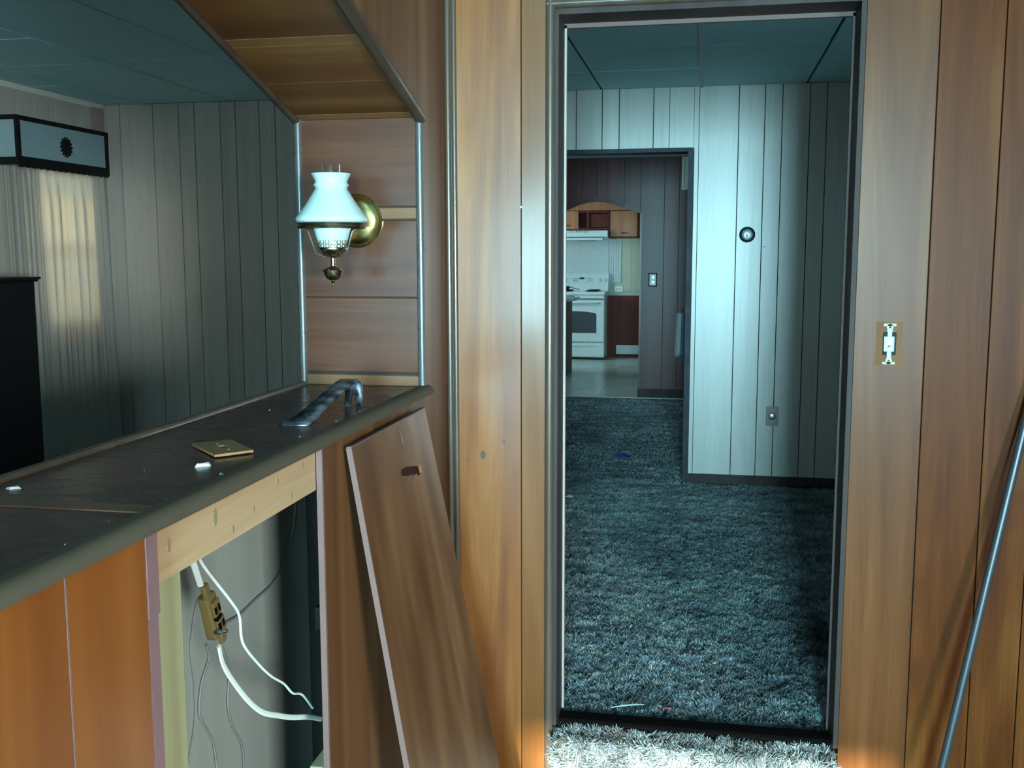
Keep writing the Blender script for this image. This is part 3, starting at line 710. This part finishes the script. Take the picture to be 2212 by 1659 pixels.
def chip(name, label, pts2, z, h, mat, cat, group=None):
    c = sum((Vector((*p, 0)) for p in pts2), Vector()) / len(pts2)
    n = len(pts2)
    vs = [(p[0], p[1], z) for p in pts2] + [(c.x + (p[0] - c.x) * .7, c.y + (p[1] - c.y) * .7, z + h * (1 if i % 2 else .7)) for i, p in enumerate(pts2)]
    o = MB().add(vs, [tuple(range(n))[::-1], tuple(range(n, 2 * n))] + [(i, (i + 1) % n, n + (i + 1) % n, n + i) for i in range(n)]).build(name, mat)
    return tag(o, label, cat, group)


chip('plaster_chip', 'white plaster chip on the ledge beside the loose cover plate', [(-.836, 1.549), (-.814, 1.566), (-.811, 1.558), (-.832, 1.543)], 1.0502, .006, 'scrap', 'chip')
chip('plaster_chip', 'white plaster chip at the back of the ledge near the black cabinet', [(-1.038, 1.345), (-1.020, 1.356), (-1.014, 1.351), (-1.028, 1.341)], 1.0502, .004, 'scrap', 'chip')
cr_ = MB(); rr = random.Random(5)
for i in range(22):
    yy = rr.uniform(.95, 2.5); xx = rr.choice([rr.uniform(-.772, -.750), rr.uniform(-1.06, -.77)]); s_ = rr.uniform(.0007, .0018)
    cr_.add([(xx - s_, yy - s_, 1.0502), (xx + s_, yy - s_ * .5, 1.0502), (xx, yy + s_ * 2, 1.0502), (xx, yy, 1.0502 + s_)], [(0, 2, 1), (0, 1, 3), (1, 2, 3), (2, 0, 3)])
tag(cr_.build('debris', 'scrap'), 'tiny white crumbs of debris scattered over the counter ledge', 'debris', kind='stuff')

# ---------------------------------------------------------------- loose panel leaning on the divider
lp = thing('loose_panel', 'loose cherry wood panel leaning against the half wall with a gouge', 'panel', (-.5, 2.25, LOW))
TL, TR, BL_, BR_ = Vector((-.722, 1.984, 1.004)), Vector((-.722, 2.545, 1.004)), Vector((-.556, 1.985, 0)), Vector((-.520, 2.545, 0))
BL_, BR_ = BL_ + (BL_ - TL) * .185, BR_ + (BR_ - TR) * .185
nrm = Vector((1, 0, .17)).normalized() * .006


def bil(u, v): return BL_ * (1 - u) * (1 - v) + BR_ * u * (1 - v) + TR * u * v + TL * (1 - u) * v


hole = (.70, .77, .880, .898)
us = [0, hole[0], hole[1], 1]; vs_ = [0, .25, .55, hole[2], hole[3], 1]
pm = MB()
for i in range(3):
    for j in range(5):
        if i == 1 and j == 3: continue
        q = [bil(us[i], vs_[j]), bil(us[i + 1], vs_[j]), bil(us[i + 1], vs_[j + 1]), bil(us[i], vs_[j + 1])]
        pm.add([p - nrm for p in q] + [p + nrm for p in q], [(0, 3, 2, 1), (4, 5, 6, 7), (0, 1, 5, 4), (1, 2, 6, 5), (2, 3, 7, 6), (3, 0, 4, 7)])
pm.build('board', 'cherry_side', lp)
q = [bil(0, 0), bil(0, 1)]
MB().add([q[0] - nrm + Vector((0, -.003, 0)), q[0] + nrm * 1.05 + Vector((0, -.003, 0)), q[1] + nrm * 1.05 + Vector((0, -.003, 0)), q[1] - nrm + Vector((0, -.003, 0)), q[0] - nrm, q[0] + nrm * 1.05, q[1] + nrm * 1.05, q[1] - nrm], [(0, 1, 2, 3), (7, 6, 5, 4), (0, 4, 5, 1), (1, 5, 6, 2), (2, 6, 7, 3), (3, 7, 4, 0)]).build('cut_edge', 'edge', lp)['label'] = 'raw pinkish cut edge'
q = [bil(0, 1), bil(1, 1)]
MB().add([q[0] - nrm, q[0] + nrm, q[1] + nrm, q[1] - nrm] + [p + Vector((0, 0, .003)) for p in (q[0] - nrm, q[0] + nrm, q[1] + nrm, q[1] - nrm)], [(0, 3, 2, 1), (4, 5, 6, 7), (0, 1, 5, 4), (1, 2, 6, 5), (2, 3, 7, 6), (3, 0, 4, 7)]).build('cut_edge', 'edge', lp)
def on_board(name, mat, pts, h=1.06):
    P = [bil(u, v) for u, v in pts]; n_ = len(P)
    return MB().add([p + nrm * .9 for p in P] + [p + nrm * h for p in P], [tuple(range(n_, 2 * n_))] + [(i, (i + 1) % n_, n_ + (i + 1) % n_, n_ + i) for i in range(n_)]).build(name, mat, lp)


on_board('gouge', 'gouge', [(.49, .901), (.56, .894), (.64, .887), (.71, .885), (.71, .900), (.64, .906), (.56, .912), (.50, .912)])
MB().add([bil(.69, .875) - nrm * .4, bil(.78, .875) - nrm * .4, bil(.78, .903) - nrm * .4, bil(.69, .903) - nrm * .4], [(0, 1, 2, 3)]).build('hole_shade', 'void', lp)  # dark quad set inside the hole to stand in for its shade
on_board('splinter', 'pale_edge', [(.54, .890), (.57, .884), (.62, .881), (.65, .888), (.60, .893)], 1.12)
on_board('splinter', 'edge', [(.555, .889), (.58, .884), (.61, .887), (.58, .892)], 1.2)
MB().tube([bil(.575, .985) + nrm, bil(.585, .972) + nrm * 1.1, bil(.58, .958) + nrm * 1.15, bil(.60, .945) + nrm * 1.1], [.001, .002, .0025, .001], 6).build('splinter', 'pale_edge', lp)

# ---------------------------------------------------------------- wiring in the open bay
CXP = -.86
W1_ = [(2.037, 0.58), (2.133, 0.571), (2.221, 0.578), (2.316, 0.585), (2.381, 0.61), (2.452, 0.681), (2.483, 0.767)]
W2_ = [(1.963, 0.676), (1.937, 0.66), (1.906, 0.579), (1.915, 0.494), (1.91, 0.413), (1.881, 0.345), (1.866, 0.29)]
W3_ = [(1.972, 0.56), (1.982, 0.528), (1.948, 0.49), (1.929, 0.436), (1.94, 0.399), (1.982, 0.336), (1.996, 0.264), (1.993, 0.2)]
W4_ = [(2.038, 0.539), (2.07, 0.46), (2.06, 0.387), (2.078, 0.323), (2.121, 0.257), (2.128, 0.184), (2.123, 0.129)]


def cable_pts(l): return catmull(l, 8)


tag(MB().tube(cable_pts([(-.80, 1.455, .95), (-.83, 1.52, .895), (CXP, 1.597, .828)]), .006, 8, flat=.55).tube(cable_pts([(CXP, 1.655, .695), (CXP, 1.675, .645), (-.853, 1.735, .565), (-.85, 1.80, .505), (-.85, 1.877, .461), (-.85, 1.95, .423), (-.85, 2.034, .385), (-.85, 2.11, .345)]), .006, 8, flat=.55).build('power_cable', 'cord', smooth=True), 'thick white flat cable running through the old outlet in the open bay', 'cable')
tag(MB().tube(cable_pts([(-.79, 1.46, .95), (-.815, 1.52, .895), (-.82, 1.63, .79), (-.825, 1.67, .748), (-.83, 1.69, .69), (-.835, 1.76, .622), (-.84, 1.83, .566), (-.845, 1.90, .520), (-.85, 1.955, .475), (-.852, 2.01, .447), (-.855, 2.075, .386)]), .0026, 6).build('thin_wire', 'cord', smooth=True), 'thin white wire hanging beside the thick cable in the open bay', 'wire')
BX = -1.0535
for lab, pts in (('thin grey line curving up right from the old outlet across the back board', W1_), ('leftmost thin grey line running down the back board beside the stud', W2_), ('middle thin grey line running down the back board below the outlet', W3_), ('right-hand thin grey line running down the back board below the cable', W4_)):
    tag(MB().tube(cable_pts([(BX, y_, z_) for y_, z_ in pts]), .0030, 6).build('grey_line', 'grey_line', smooth=True), lab, 'wire', 'grey lines on the back board')  # thin grey tubes laid against the back board
orx = thing('old_outlet', 'yellowed broken outlet device hanging on the white cable in the bay', 'outlet', (-.868, 1.635, .76))
MB().box(-.872, -.851, 1.618, 1.650, .716, .806).build('body', 'old_plastic', orx, bevel=.005)
MB().box(-.852, -.844, 1.621, 1.645, .764, .796).build('upper_face', 'old_plastic', orx, bevel=.004)
MB().box(-.852, -.844, 1.625, 1.650, .724, .756).build('lower_face', 'old_plastic', orx, bevel=.004)
MB().box(-.8495, -.843, 1.622, 1.640, .757, .7635).box(-.846, -.8425, 1.622, 1.628, .772, .786).box(-.846, -.8425, 1.634, 1.640, .772, .786).box(-.846, -.8425, 1.625, 1.631, .736, .750).box(-.846, -.8425, 1.637, 1.643, .736, .750).build('slots', 'void', orx)
MB().box(-.862, -.853, 1.620, 1.637, .800, .832).build('mounting_ear', 'old_plastic', orx, bevel=.003)
MB().box(-.862, -.853, 1.640, 1.657, .692, .722).build('mounting_ear', 'old_plastic', orx, bevel=.003)
MB().lathe([(0, -.01), (.005, -.008), (.006, 0), (.004, .006), (0, .007)], (-.846, 1.622, .735), 10, 'x').build('terminal_screw', 'steel', orx, smooth=True)
MB().lathe([(0, -.01), (.004, -.008), (.005, 0), (.004, .006), (0, .007)], (-.846, 1.640, .722), 10, 'x').build('terminal_screw', 'steel', orx, smooth=True)
tag(MB().box(-.862, -.83, 2.065, 2.17, .14, .252).build('wood_block', 'raw_wood', bevel=.003), 'pale raw wood block low inside the open bay', 'block')
tag(MB().box(-.87, -.83, 2.135, 2.20, .545, .60).build('junction_box', 'black', bevel=.003), 'black junction box beside the stud inside the open bay', 'electrical box')

# ---------------------------------------------------------------- front wall fittings
MB().box(.4495, .5175, Y1 - .0006, Y1 + .002, 1.1025, 1.2205).build('unfaded_patch', 'bare_patch', wf)
orx.rotation_euler.x = .32
ls = thing('light_switch', 'bare white toggle switch without cover plate on right-hand cherry wall', 'switch', (.4835, Y1, 1.16))
cx, cz = .4835, 1.161
MB().box(cx - .016, cx + .018, Y1 - .004, Y1 + .0, cz - .030, cz + .031).build('switch_box', 'ring_dark', ls, bevel=.002)
MB().box(cx - .0145, cx + .0125, Y1 - .008, Y1 - .003, cz - .0205, cz + .0205).box(cx - .006, cx + .006, Y1 - .0075, Y1 - .003, cz - .036, cz + .036).build('body', 'switch_white', ls, bevel=.0015)
MB().box(cx - .0085, cx + .0085, Y1 - .0065, Y1 - .003, cz + .034, cz + .0385).build('strap', 'switch_white', ls, bevel=.001)
MB().box(cx - .0065, cx + .0065, Y1 - .0062, Y1 - .003, cz - .038, cz - .034).build('strap', 'switch_white', ls, bevel=.001)
for s_ in (1, -1):
    MB().prism([(cx + .0165 * math.cos(q), cz + s_ * (.0515 + (.0035 if math.sin(q) > 0 else -.0035))) for q in [.2, 2.94, 3.34, 6.08]], 'y', Y1 - .0055, Y1 - .0025).build('mounting_ear', 'switch_white', ls, bevel=.001)
    MB().lathe([(.0035, -.0055), (.0085, -.0055), (.0090, -.0025), (.0035, -.0025)], (cx, Y1, cz + s_ * .0455), 16, 'y', closed=True).build('screw_ring', 'switch_white', ls)
MB().box(cx - .0045, cx + .0045, Y1 - .0085, Y1 - .0079, cz - .0125, cz + .0125).build('toggle_slot', 'dial', ls)
MB().prism([(Y1 - .008, cz - .008), (Y1 - .0175, cz - .011), (Y1 - .018, cz - .006), (Y1 - .008, cz - .001)], 'x', cx - .0038, cx + .0038).build('toggle', 'switch_white', ls, bevel=.0008)
tag(MB().lathe([(0, -.005), (.003, -.004), (.0042, -.001), (.004, .0)], (-.523, Y1 - .0005, 1.535), 12, 'y').build('push_pin', 'white', smooth=True), 'tiny white push pin in the groove left of the doorway', 'pin')
rd = thing('metal_rod', 'long dark metal rod leaning against the right-hand paneled wall', 'rod', (.54, 2.536, LOW))
A = Vector((.641, 2.74, .0438)); B = Vector((.822, 2.845, .948)); dv = B - A
bt = A - dv * ((A.z - LOW) / dv.z); tp = A + dv * ((Y1 - .014 - A.y) / dv.y)
MB().tube([bt, A, B, tp], .0115, 14).build('shaft', 'rod', rd, smooth=True)
MB().tube([bt, bt + dv.normalized() * .04], .0135, 14).build('end_cap', 'black', rd, smooth=True)

# ---------------------------------------------------------------- back wall fittings
tm = thing('thermostat', 'round thermostat with dark ring on the grey paneled wall', 'thermostat', (.226, YB, 1.519))
MB().lathe([(0, 0), (.046, 0), (.0465, -.012), (.042, -.018), (.031, -.019), (.031, -.010), (0, -.010)], (.226, YB, 1.519), 40, 'y').build('ring', 'ring_dark', tm, smooth=True)
MB().lathe([(.031, -.012), (.030, -.020), (.027, -.024), (.024, -.025), (0, -.026)], (.226, YB, 1.519), 36, 'y').build('dial', 'dial', tm, smooth=True)
MB().lathe([(.0275, -.022), (.0305, -.0235), (.0305, -.019), (.0275, -.018)], (.226, YB, 1.519), 36, 'y', closed=True).build('bezel', 'white', tm, smooth=True)
MB().lathe([(0, -.012), (.004, -.010), (.006, 0), (.004, .010), (0, .012)], (.224, YB - .0275, 1.512), 12).build('pointer', 'white', tm, smooth=True)
for i, xx in enumerate((.321, .333)):
    tag(MB().lathe([(0, -.004), (.003, -.0035), (.004, 0), (.004, .002)], (xx, YB - .0005, 1.447), 10, 'y').build('wall_anchor', 'white', smooth=True), ('left' if i == 0 else 'right') + ' one of two tiny white wall anchors right of the thermostat', 'anchor', 'wall anchors by the thermostat')
ou = thing('wall_jack', 'brown wall plate with round outlet low on the grey paneling', 'outlet', (.403, YB, .426))
MB().box(.367, .439, YB - .006, YB, .368, .484).build('plate', 'plate_bronze', ou, bevel=.0025)
MB().lathe([(0, -.010), (.016, -.010), (.020, -.008), (.023, -.004), (.023, 0)], (.403, YB - .005, .426), 24, 'y').build('socket', 'dial', ou, smooth=True)
MB().lathe([(0, -.014), (.005, -.012), (.0075, -.006), (.0075, 0)], (.412, YB - .013, .426), 14, 'y').build('knob', 'white', ou, smooth=True)
for zz in (.388, .464):
    MB().lathe([(0, -.002), (.003, -.0015), (.0035, 0)], (.403, YB - .006, zz), 8, 'y').build('screw', 'steel', ou)

# ---------------------------------------------------------------- scraps on the carpet
chip('blue_shred', 'small blue plastic shred on the carpet in the far doorway', [(-.64, 7.03), (-.60, 7.07), (-.50, 7.05), (-.515, 7.01), (-.58, 7.00)], .006, .006, 'blue', 'scrap')
chip('paper_scrap', 'white paper scrap on the carpet by the left door jamb', [(-.785, 5.77), (-.77, 5.80), (-.738, 5.79), (-.745, 5.755)], .006, .008, 'scrap', 'scrap')
chip('paper_scrap', 'tiny white paper fleck alone in the middle of the hall carpet', [(.045, 3.430), (.053, 3.443), (.058, 3.434)], .008, .003, 'scrap', 'scrap')
chip('red_scrap', 'tiny red scrap on the carpet just past the threshold', [(-.108, 3.046), (-.085, 3.056), (-.082, 3.048)], .008, .003, 'red', 'scrap')
tag(MB().tube([(-.266, 3.018, .010), (-.235, 3.033, .012), (-.20, 3.05, .011), (-.165, 3.064, .008)], [.002, .0042, .0042, .0015], 7, flat=.5).build('pale_stick', 'stick', smooth=True), 'pale green sliver lying on the carpet at the dark threshold', 'stick')

# ---------------------------------------------------------------- curtain, valance and black cabinet
def cloth(y0, y1, x, ztop, zbot, n, nz, amp, folds, lap, flare1, seed):
    """gathered cloth whose pleats double back over themselves"""
    r = random.Random(seed); ph = [r.uniform(0, 6.28) for _ in range(4)]
    vs, fs = [], []
    for j in range(nz + 1):
        t_ = j / nz; z = ztop + (zbot - ztop) * t_
        g = min(1, .35 + t_ * 5) * (1 - .45 * t_)
        for i in range(n + 1):
            u = i / n; w = y1 - y0 + flare1 * t_
            p = 2 * math.pi * folds * (u + .018 * math.sin(u * 11 + ph[0]) + .012 * math.sin(u * 23 + ph[1]))
            m_ = .65 + .35 * math.sin(u * 17 + ph[2] + t_ * 1.5)
            yy = y0 + .03 * t_ + w * u + lap * g * m_ * math.sin(p + .4 * t_)
            vs.append((x + amp * g * m_ * math.cos(p + .3 * math.sin(t_ * 3)) + amp * .25 * math.sin(p * 2.3 + ph[3]), yy, z))
    for j in range(nz):
        for i in range(n):
            q = j * (n + 1) + i; fs.append((q, q + 1, q + n + 2, q + n + 1))
    return MB().add(vs, fs)


tag(cloth(5.37, 6.165, -3.893, 1.925, .10, 300, 30, .019, 9, .030, .03, 3).build('curtain', 'curtain', smooth=True), 'gathered white curtain glowing over the window beneath the valance', 'curtain')
tag(cloth(5.24, 5.53, -3.945, 1.925, .10, 60, 20, .005, 4, .004, .02, 9).build('curtain', 'curtain', smooth=True), 'plain bluish sheer curtain strip at the near edge of the window', 'curtain')
va_ = thing('valance', 'black framed window valance box of pale painted panels with dark rosette', 'valance', (-3.88, 5.65, 1.92))
VX, VY0, VY1, VZ0, VZ1 = -3.80, 5.205, 6.09, 1.915, 2.178
MB().box(VX - .008, VX, VY0 + .01, VY1 - .01, VZ0 + .02, VZ1 - .01).build('front_panel', 'valance', va_)
MB().box(-3.975, VX - .005, VY0, VY0 + .008, VZ0 + .02, VZ1 - .01).build('end_panel', 'valance', va_)
MB().box(-3.975, VX - .005, VY1 - .008, VY1, VZ0 + .02, VZ1 - .01).build('end_panel', 'valance', va_)
for a in ((VX - .010, VX + .006, VY0 - .004, VY1 + .004, VZ1 - .022, VZ1 + .004), (VX - .010, VX + .006, VY0 - .004, VY1 + .004, VZ0 - .006, VZ0 + .042), (VX - .010, VX + .006, VY0 - .004, VY0 + .028, VZ0 + .042, VZ1 - .022), (VX - .010, VX + .006, VY1 - .030, VY1 + .004, VZ0 + .042, VZ1 - .022)):
    MB().box(*a).build('frame_bar', 'black_trim', va_)
MB().box(-3.975, VX - .01, VY0 - .006, VY0 + .004, VZ1 - .022, VZ1 + .004).build('frame_bar', 'black_trim', va_)
MB().box(-3.975, VX - .01, VY0 - .006, VY0 + .004, VZ0 - .006, VZ0 + .036).build('frame_bar', 'black_trim', va_)
MB().box(-3.975, -3.935, VY0 - .006, VY0 + .004, VZ0 + .036, VZ1 - .022).build('frame_bar', 'black_trim', va_)
sca = MB(); ns = 15
for i in range(ns):
    c = VY0 + (i + .5) * (VY1 - VY0) / ns; r = (VY1 - VY0) / ns / 2
    sca.prism([(c + r * math.cos(q), VZ0 - .004 + r * math.sin(q) * .5) for q in [math.pi + math.pi * k / 6 for k in range(7)]], 'x', VX - .006, VX + .005)
sca.build('scalloped_edge', 'black_trim', va_)
fm = MB(); c = (5.655, 2.046)
for i in range(14):
    a = 2 * math.pi * i / 14; R1, R2 = .046, .062
    fm.prism([(c[0] + r * math.cos(a + q), c[1] + r * math.sin(a + q)) for r, q in ((.010, -.5), (R1, -.20), (R2 - .004, -.10), (R2, 0), (R2 - .004, .10), (R1, .20), (.010, .5))], 'x', VX - .001, VX + .004 + .0002 * (i % 2))
fm.lathe([(0, .008), (.016, .007), (.020, .002), (.020, -.001)], (VX, c[0], c[1]), 16, 'x')
fm.build('rosette', 'black_trim', va_)
bc = thing('black_cabinet', 'tall black cabinet with overhanging top edge in front of the curtain', 'cabinet', (-3.78, 4.75, 0))
MB().box(-3.96, -3.597, 4.5, 5.0, 0, 1.262).build('body', 'black', bc, bevel=.004)
MB().prism([(-3.97, 1.262), (-3.592, 1.262), (-3.582, 1.274), (-3.570, 1.276), (-3.570, 1.288), (-3.97, 1.288)], 'y', 4.47, 5.02).build('cornice', 'black', bc)
MB().box(-3.95, -3.61, 4.492, 4.5, .08, 1.23).build('door', 'black', bc, bevel=.003)

# ---------------------------------------------------------------- dining room bits
dc = thing('door_chime', 'pale cream box hung high on the dark wall beside the doorway edge', 'door chime', (-.215, YD, 2.17))
MB().box(-.263, -.11, YD - .05, YD, 2.016, 2.329).build('cover', 'cream', dc, bevel=.006)
MB().box(-.237, -.234, YD - .0515, YD - .049, 2.03, 2.315).build('seam', 'groove', dc)
tw = thing('dish_towel', 'white towel with blue stripe hanging on the dark wall by the doorway', 'towel', (-.235, YD - .03, .84))
cl = MB(); vs, fs = [], []
for j in range(9):
    for i in range(11):
        u = i / 10; zz = .842 - j * .0525 - (.015 * math.sin(u * 9) if j == 8 else 0)
        vs.append((-.287 - .012 * j / 8 + u * (.115 + .01 * j / 8), YD - .045 + .012 * math.sin(u * 13), zz))
for j in range(8):
    for i in range(10): fs.append((j * 11 + i, j * 11 + i + 1, j * 11 + i + 12, j * 11 + i + 11))
o = MB().add(vs, fs).build('cloth', 'towel', tw, smooth=True); o.modifiers.new('thick', 'SOLIDIFY').thickness = .004
vs2 = [(v[0], v[1] - .004, v[2]) for k, v in enumerate(vs) if 6 <= k % 11 <= 8]
o = MB().add(vs2, [(j * 3 + i, j * 3 + i + 1, j * 3 + i + 4, j * 3 + i + 3) for j in range(8) for i in range(2)]).build('stripe', 'towel_blue', tw, smooth=True); o['label'] = 'dark blue stripe'
MB().tube([(-.235, YD, .86), (-.235, YD - .05, .86), (-.235, YD - .055, .88)], .006, 8).build('hook', 'iron', tw, smooth=True)
pl = thing('wall_plate', 'white double outlet plate with dark rim on the dark paneled wall', 'outlet', (-.526, YD, 1.158))
MB().box(-.567, -.485, YD - .006, YD, 1.092, 1.225).build('rim', 'ring_dark', pl, bevel=.002)
MB().box(-.557, -.495, YD - .010, YD - .004, 1.104, 1.213).build('plate', 'white', pl, bevel=.002)
for zz in (1.135, 1.182):
    MB().lathe([(0, -.004), (.014, -.003), (.016, 0)], (-.526, YD - .010, zz), 16, 'y').build('socket', 'dial', pl, smooth=True)

# ---------------------------------------------------------------- kitchen
KW = 14.30
SX0, SX1, SY0, SY1 = -2.10, -1.345, 13.64, 14.27
st = thing('stove', 'white electric range with dark oven window and rear control panel', 'stove', (-1.72, 13.95, 0))
MB().box(SX0, SX1, SY0 + .03, SY1, .03, .885).build('body', 'enamel', st, bevel=.006)
MB().box(SX0 + .02, SX1 - .02, SY0 + .05, SY0 + .1, 0, .032).build('plinth', 'black', st)
MB().box(SX0 + .005, SX1 - .005, SY0, SY0 + .03, .045, .228).build('drawer', 'enamel', st, bevel=.006)
MB().box(SX0 + .06, SX1 - .08, SY0 - .010, SY0 + .004, .185, .205).build('drawer_pull', 'enamel', st, bevel=.003)
od = MB().box(SX0 + .005, SX1 - .005, SY0 - .005, SY0 + .03, .245, .80).build('oven_door', 'enamel', st, bevel=.008)
ow = [(SX0 + .10, .362), (SX1 - .105, .362), (SX1 - .105, .615), (SX1 - .13, .632), (SX1 - .25, .648), (-1.72, .655), (SX0 + .25, .648), (SX0 + .13, .632), (SX0 + .10, .615)]
MB().prism(ow, 'y', SY0 - .008, SY0).build('oven_window', 'oven_glass', od)
MB().tube([(SX0 + .06, SY0 - .005, .765), (SX0 + .09, SY0 - .045, .77), (SX1 - .09, SY0 - .045, .77), (SX1 - .06, SY0 - .005, .765)], .012, 10).build('oven_handle', 'enamel', od, smooth=True)
MB().box(SX0 + .01, SX1 - .01, SY0 + .01, SY0 + .03, .806, .872).build('upper_trim', 'enamel', st, bevel=.004)
MB().box(SX0 + .34, SX1 - .01, SY0 + .004, SY0 + .012, .812, .822).build('vent_slot', 'black', st)
MB().box(SX0 - .005, SX1 + .005, SY0 - .01, SY1, .872, .912).build('cooktop', 'enamel', st, bevel=.008)
for bx, by, br in ((-1.90, 13.80, .105), (-1.53, 13.80, .085), (-1.90, 14.06, .085), (-1.53, 14.06, .105)):
    bn = MB().lathe([(0, .001), (br, .001), (br + .008, .004), (br + .006, .007), (br, .006)], (bx, by, .912), 24).build('drip_pan', 'iron', st, smooth=True)
    cm = MB()
    for r in (.03, .055, .08):
        if r < br: cm.lathe([(r - .006, .010), (r, .017), (r + .006, .010), (r, .006)], (bx, by, .912), 20, closed=True)
    cm.build('coil', 'iron', bn, smooth=True)
for cy_ in (0,):
    pn = thing('pan', 'dark pan at the left end of the white stove top', 'pan', (-1.93, 13.80, .93))
    MB().lathe([(0, .006), (.075, .006), (.10, .050), (.105, .050), (.082, .0), (0, .0)], (-1.93, 13.80, .931), 24).build('bowl', 'iron', pn, smooth=True)
    MB().tube([(-1.84, 13.77, .975), (-1.76, 13.74, .955), (-1.69, 13.72, .938)], .010, 8, flat=.5).build('handle', 'iron', pn, smooth=True)
MB().prism([(14.16, .91), (14.27, .91), (14.27, 1.150), (14.215, 1.150), (14.195, 1.00), (14.18, .955)], 'x', SX0, SX1).build('backguard', 'enamel', st, bevel=.006)
MB().box(SX0 + .01, SX1 - .01, 14.182, 14.19, .936, .944).build('seam', 'dial', st)
for kx in (-2.02, -1.94, -1.47, -1.40):
    kb = MB().lathe([(0, -.028), (.018, -.026), (.022, 0), (.025, .002)], (kx, 14.203, 1.06), 18, 'y').build('knob', 'enamel', st, smooth=True)
    MB().box(kx - .003, kx + .003, 14.170, 14.178, 1.045, 1.078).build('knob_grip', 'dial', kb)
MB().box(-1.745, -1.685, 14.192, 14.20, 1.070, 1.092).build('clock_display', 'black', st)
for bx in (-1.83, -1.80, -1.77, -1.64, -1.61, -1.58):
    for bz in (1.045, 1.075): MB().box(bx - .009, bx + .009, 14.194, 14.206, bz - .007, bz + .007).build('button', 'dial', st)
hd = thing('range_hood', 'white range hood under the cabinets above the stove', 'range hood', (-1.72, 14.05, 1.6))
MB().prism([(13.86, 1.645), (13.86, 1.727), (14.29, 1.727), (14.29, 1.62), (13.98, 1.62)], 'x', -2.1, -1.333).build('canopy', 'enamel', hd, bevel=.004)
MB().box(-2.1, -1.395, 13.80, 13.98, 1.598, 1.628).build('lip', 'enamel', hd, bevel=.005)
for gx_ in (-1.86, -1.76, -1.66):
    MB().box(gx_, gx_ + .085, 13.855, 13.862, 1.700, 1.722).build('vent_grille', 'dial', hd)
MB().box(-1.60, -1.45, 13.856, 13.862, 1.700, 1.718).build('control_panel', 'splash', hd)
MB().lathe([(0, -.012), (.13, -.010), (.14, 0)], (-1.62, 13.95, 1.598), 20).build('lamp_cover', 'dial', hd)
oc = thing('over_hood_cabinet', 'honey wood wall cabinet above the range hood with open centre', 'cabinet', (-1.72, 14.1, 1.73))
MB().box(-2.12, -1.322, 14.0, 14.29, 1.965, 2.0).box(-2.12, -1.322, 14.0, 14.29, 1.73, 1.765).box(-2.12, -2.10, 14.0, 14.29, 1.765, 1.965).box(-1.345, -1.322, 14.0, 14.29, 1.765, 1.965).box(-2.10, -1.345, 14.22, 14.29, 1.765, 1.965).box(-1.635, -1.60, 14.0, 14.22, 1.765, 1.965).build('carcass', 'red_cab', oc)
df = MB().box(-2.12, -1.742, 13.98, 14.0, 1.745, 1.995).build('door', 'orange_cab', oc, bevel=.004)
MB().tube([(-1.92, 13.98, 1.80), (-1.91, 13.96, 1.795), (-1.86, 13.96, 1.795), (-1.85, 13.98, 1.80)], .005, 8).build('handle', 'iron', df, smooth=True)
MB().box(-1.600, -1.347, 14.04, 14.055, 1.775, 1.955).build('inner_door', 'red_cab', oc, bevel=.004)
rc = thing('wall_cabinet', 'honey wood wall cabinet right of the range hood with dark pull', 'cabinet', (-1.12, 14.1, 1.62))
MB().box(-1.318, -.915, 14.0, 14.29, 1.625, 2.0).build('carcass', 'red_cab', rc)
df = MB().box(-1.306, -.945, 13.98, 14.0, 1.645, 1.99).build('door', 'orange_cab', rc, bevel=.005)
MB().tube([(-1.155, 13.98, 1.70), (-1.145, 13.955, 1.692), (-1.085, 13.955, 1.692), (-1.075, 13.98, 1.70)], .006, 8).build('handle', 'iron', df, smooth=True)
bu = MB().box(-3.0, .2, 13.97, 14.29, 2.0, CZ).build('bulkhead', 'orange_cab', kw)
bs = MB().box(-2.15, -1.352, 14.275, 14.30, .9, 1.62).build('splash_panel', 'splash', kw, bevel=.003)
for i in range(5):
    MB().box(-1.350 + i * .034, -1.350 + i * .034 + .031, 14.282, 14.30, 1.02, 1.62).build('slat', 'splash', kw)
for i in range(2):
    for j in range(4):
        MB().box(-1.165 + i * .13, -1.165 + i * .13 + .127, 14.288, 14.30, .90 + j * .182, .90 + j * .182 + .179).build('tile', 'kitchen_tile', kw)
ko = thing('kitchen_outlet', 'beige outlet plate low on the kitchen wall right of the stove', 'outlet', (-1.209, 14.28, .932))
MB().box(-1.265, -1.155, 14.270, 14.282, .892, .966).build('plate', 'cream', ko, bevel=.003)
for q in (-1.228, -1.192): MB().box(q - .010, q + .010, 14.266, 14.272, .918, .942).build('socket', 'bronze', ko)
bb = thing('base_cabinet', 'red brown base cabinet side with pale kick plate right of the stove', 'cabinet', (-1.1, 14.1, 0))
MB().box(-1.340, -.80, 14.08, 14.28, .175, .842).build('side_panel', 'red_cab', bb, bevel=.003)
MB().box(-1.22, -.80, 14.06, 14.10, .045, .17).build('kick_plate', 'splash', bb, bevel=.003)
MB().box(-1.340, -.80, 14.09, 14.28, 0, .175).build('plinth', 'red_cab', bb)
pe = thing('peninsula', 'narrow kitchen peninsula end with white counter in front of the stove', 'counter', (-1.9, 11.9, 0))
MB().box(-2.6, -1.602, 11.78, 12.30, 0, .868).build('body', 'edge', pe)
MB().box(-2.6, -1.612, 11.772, 11.781, 0, .868).build('front_panel', 'red_cab', pe)
MB().box(-2.6, -1.515, 11.74, 12.34, .868, .905).build('worktop', 'enamel', pe, bevel=.006)
chip('folded_paper', 'white folded paper lying on the peninsula counter before the stove', [(-1.80, 11.80), (-1.53, 11.86), (-1.53, 12.05), (-1.70, 12.10)], .9055, .03, 'scrap', 'paper')
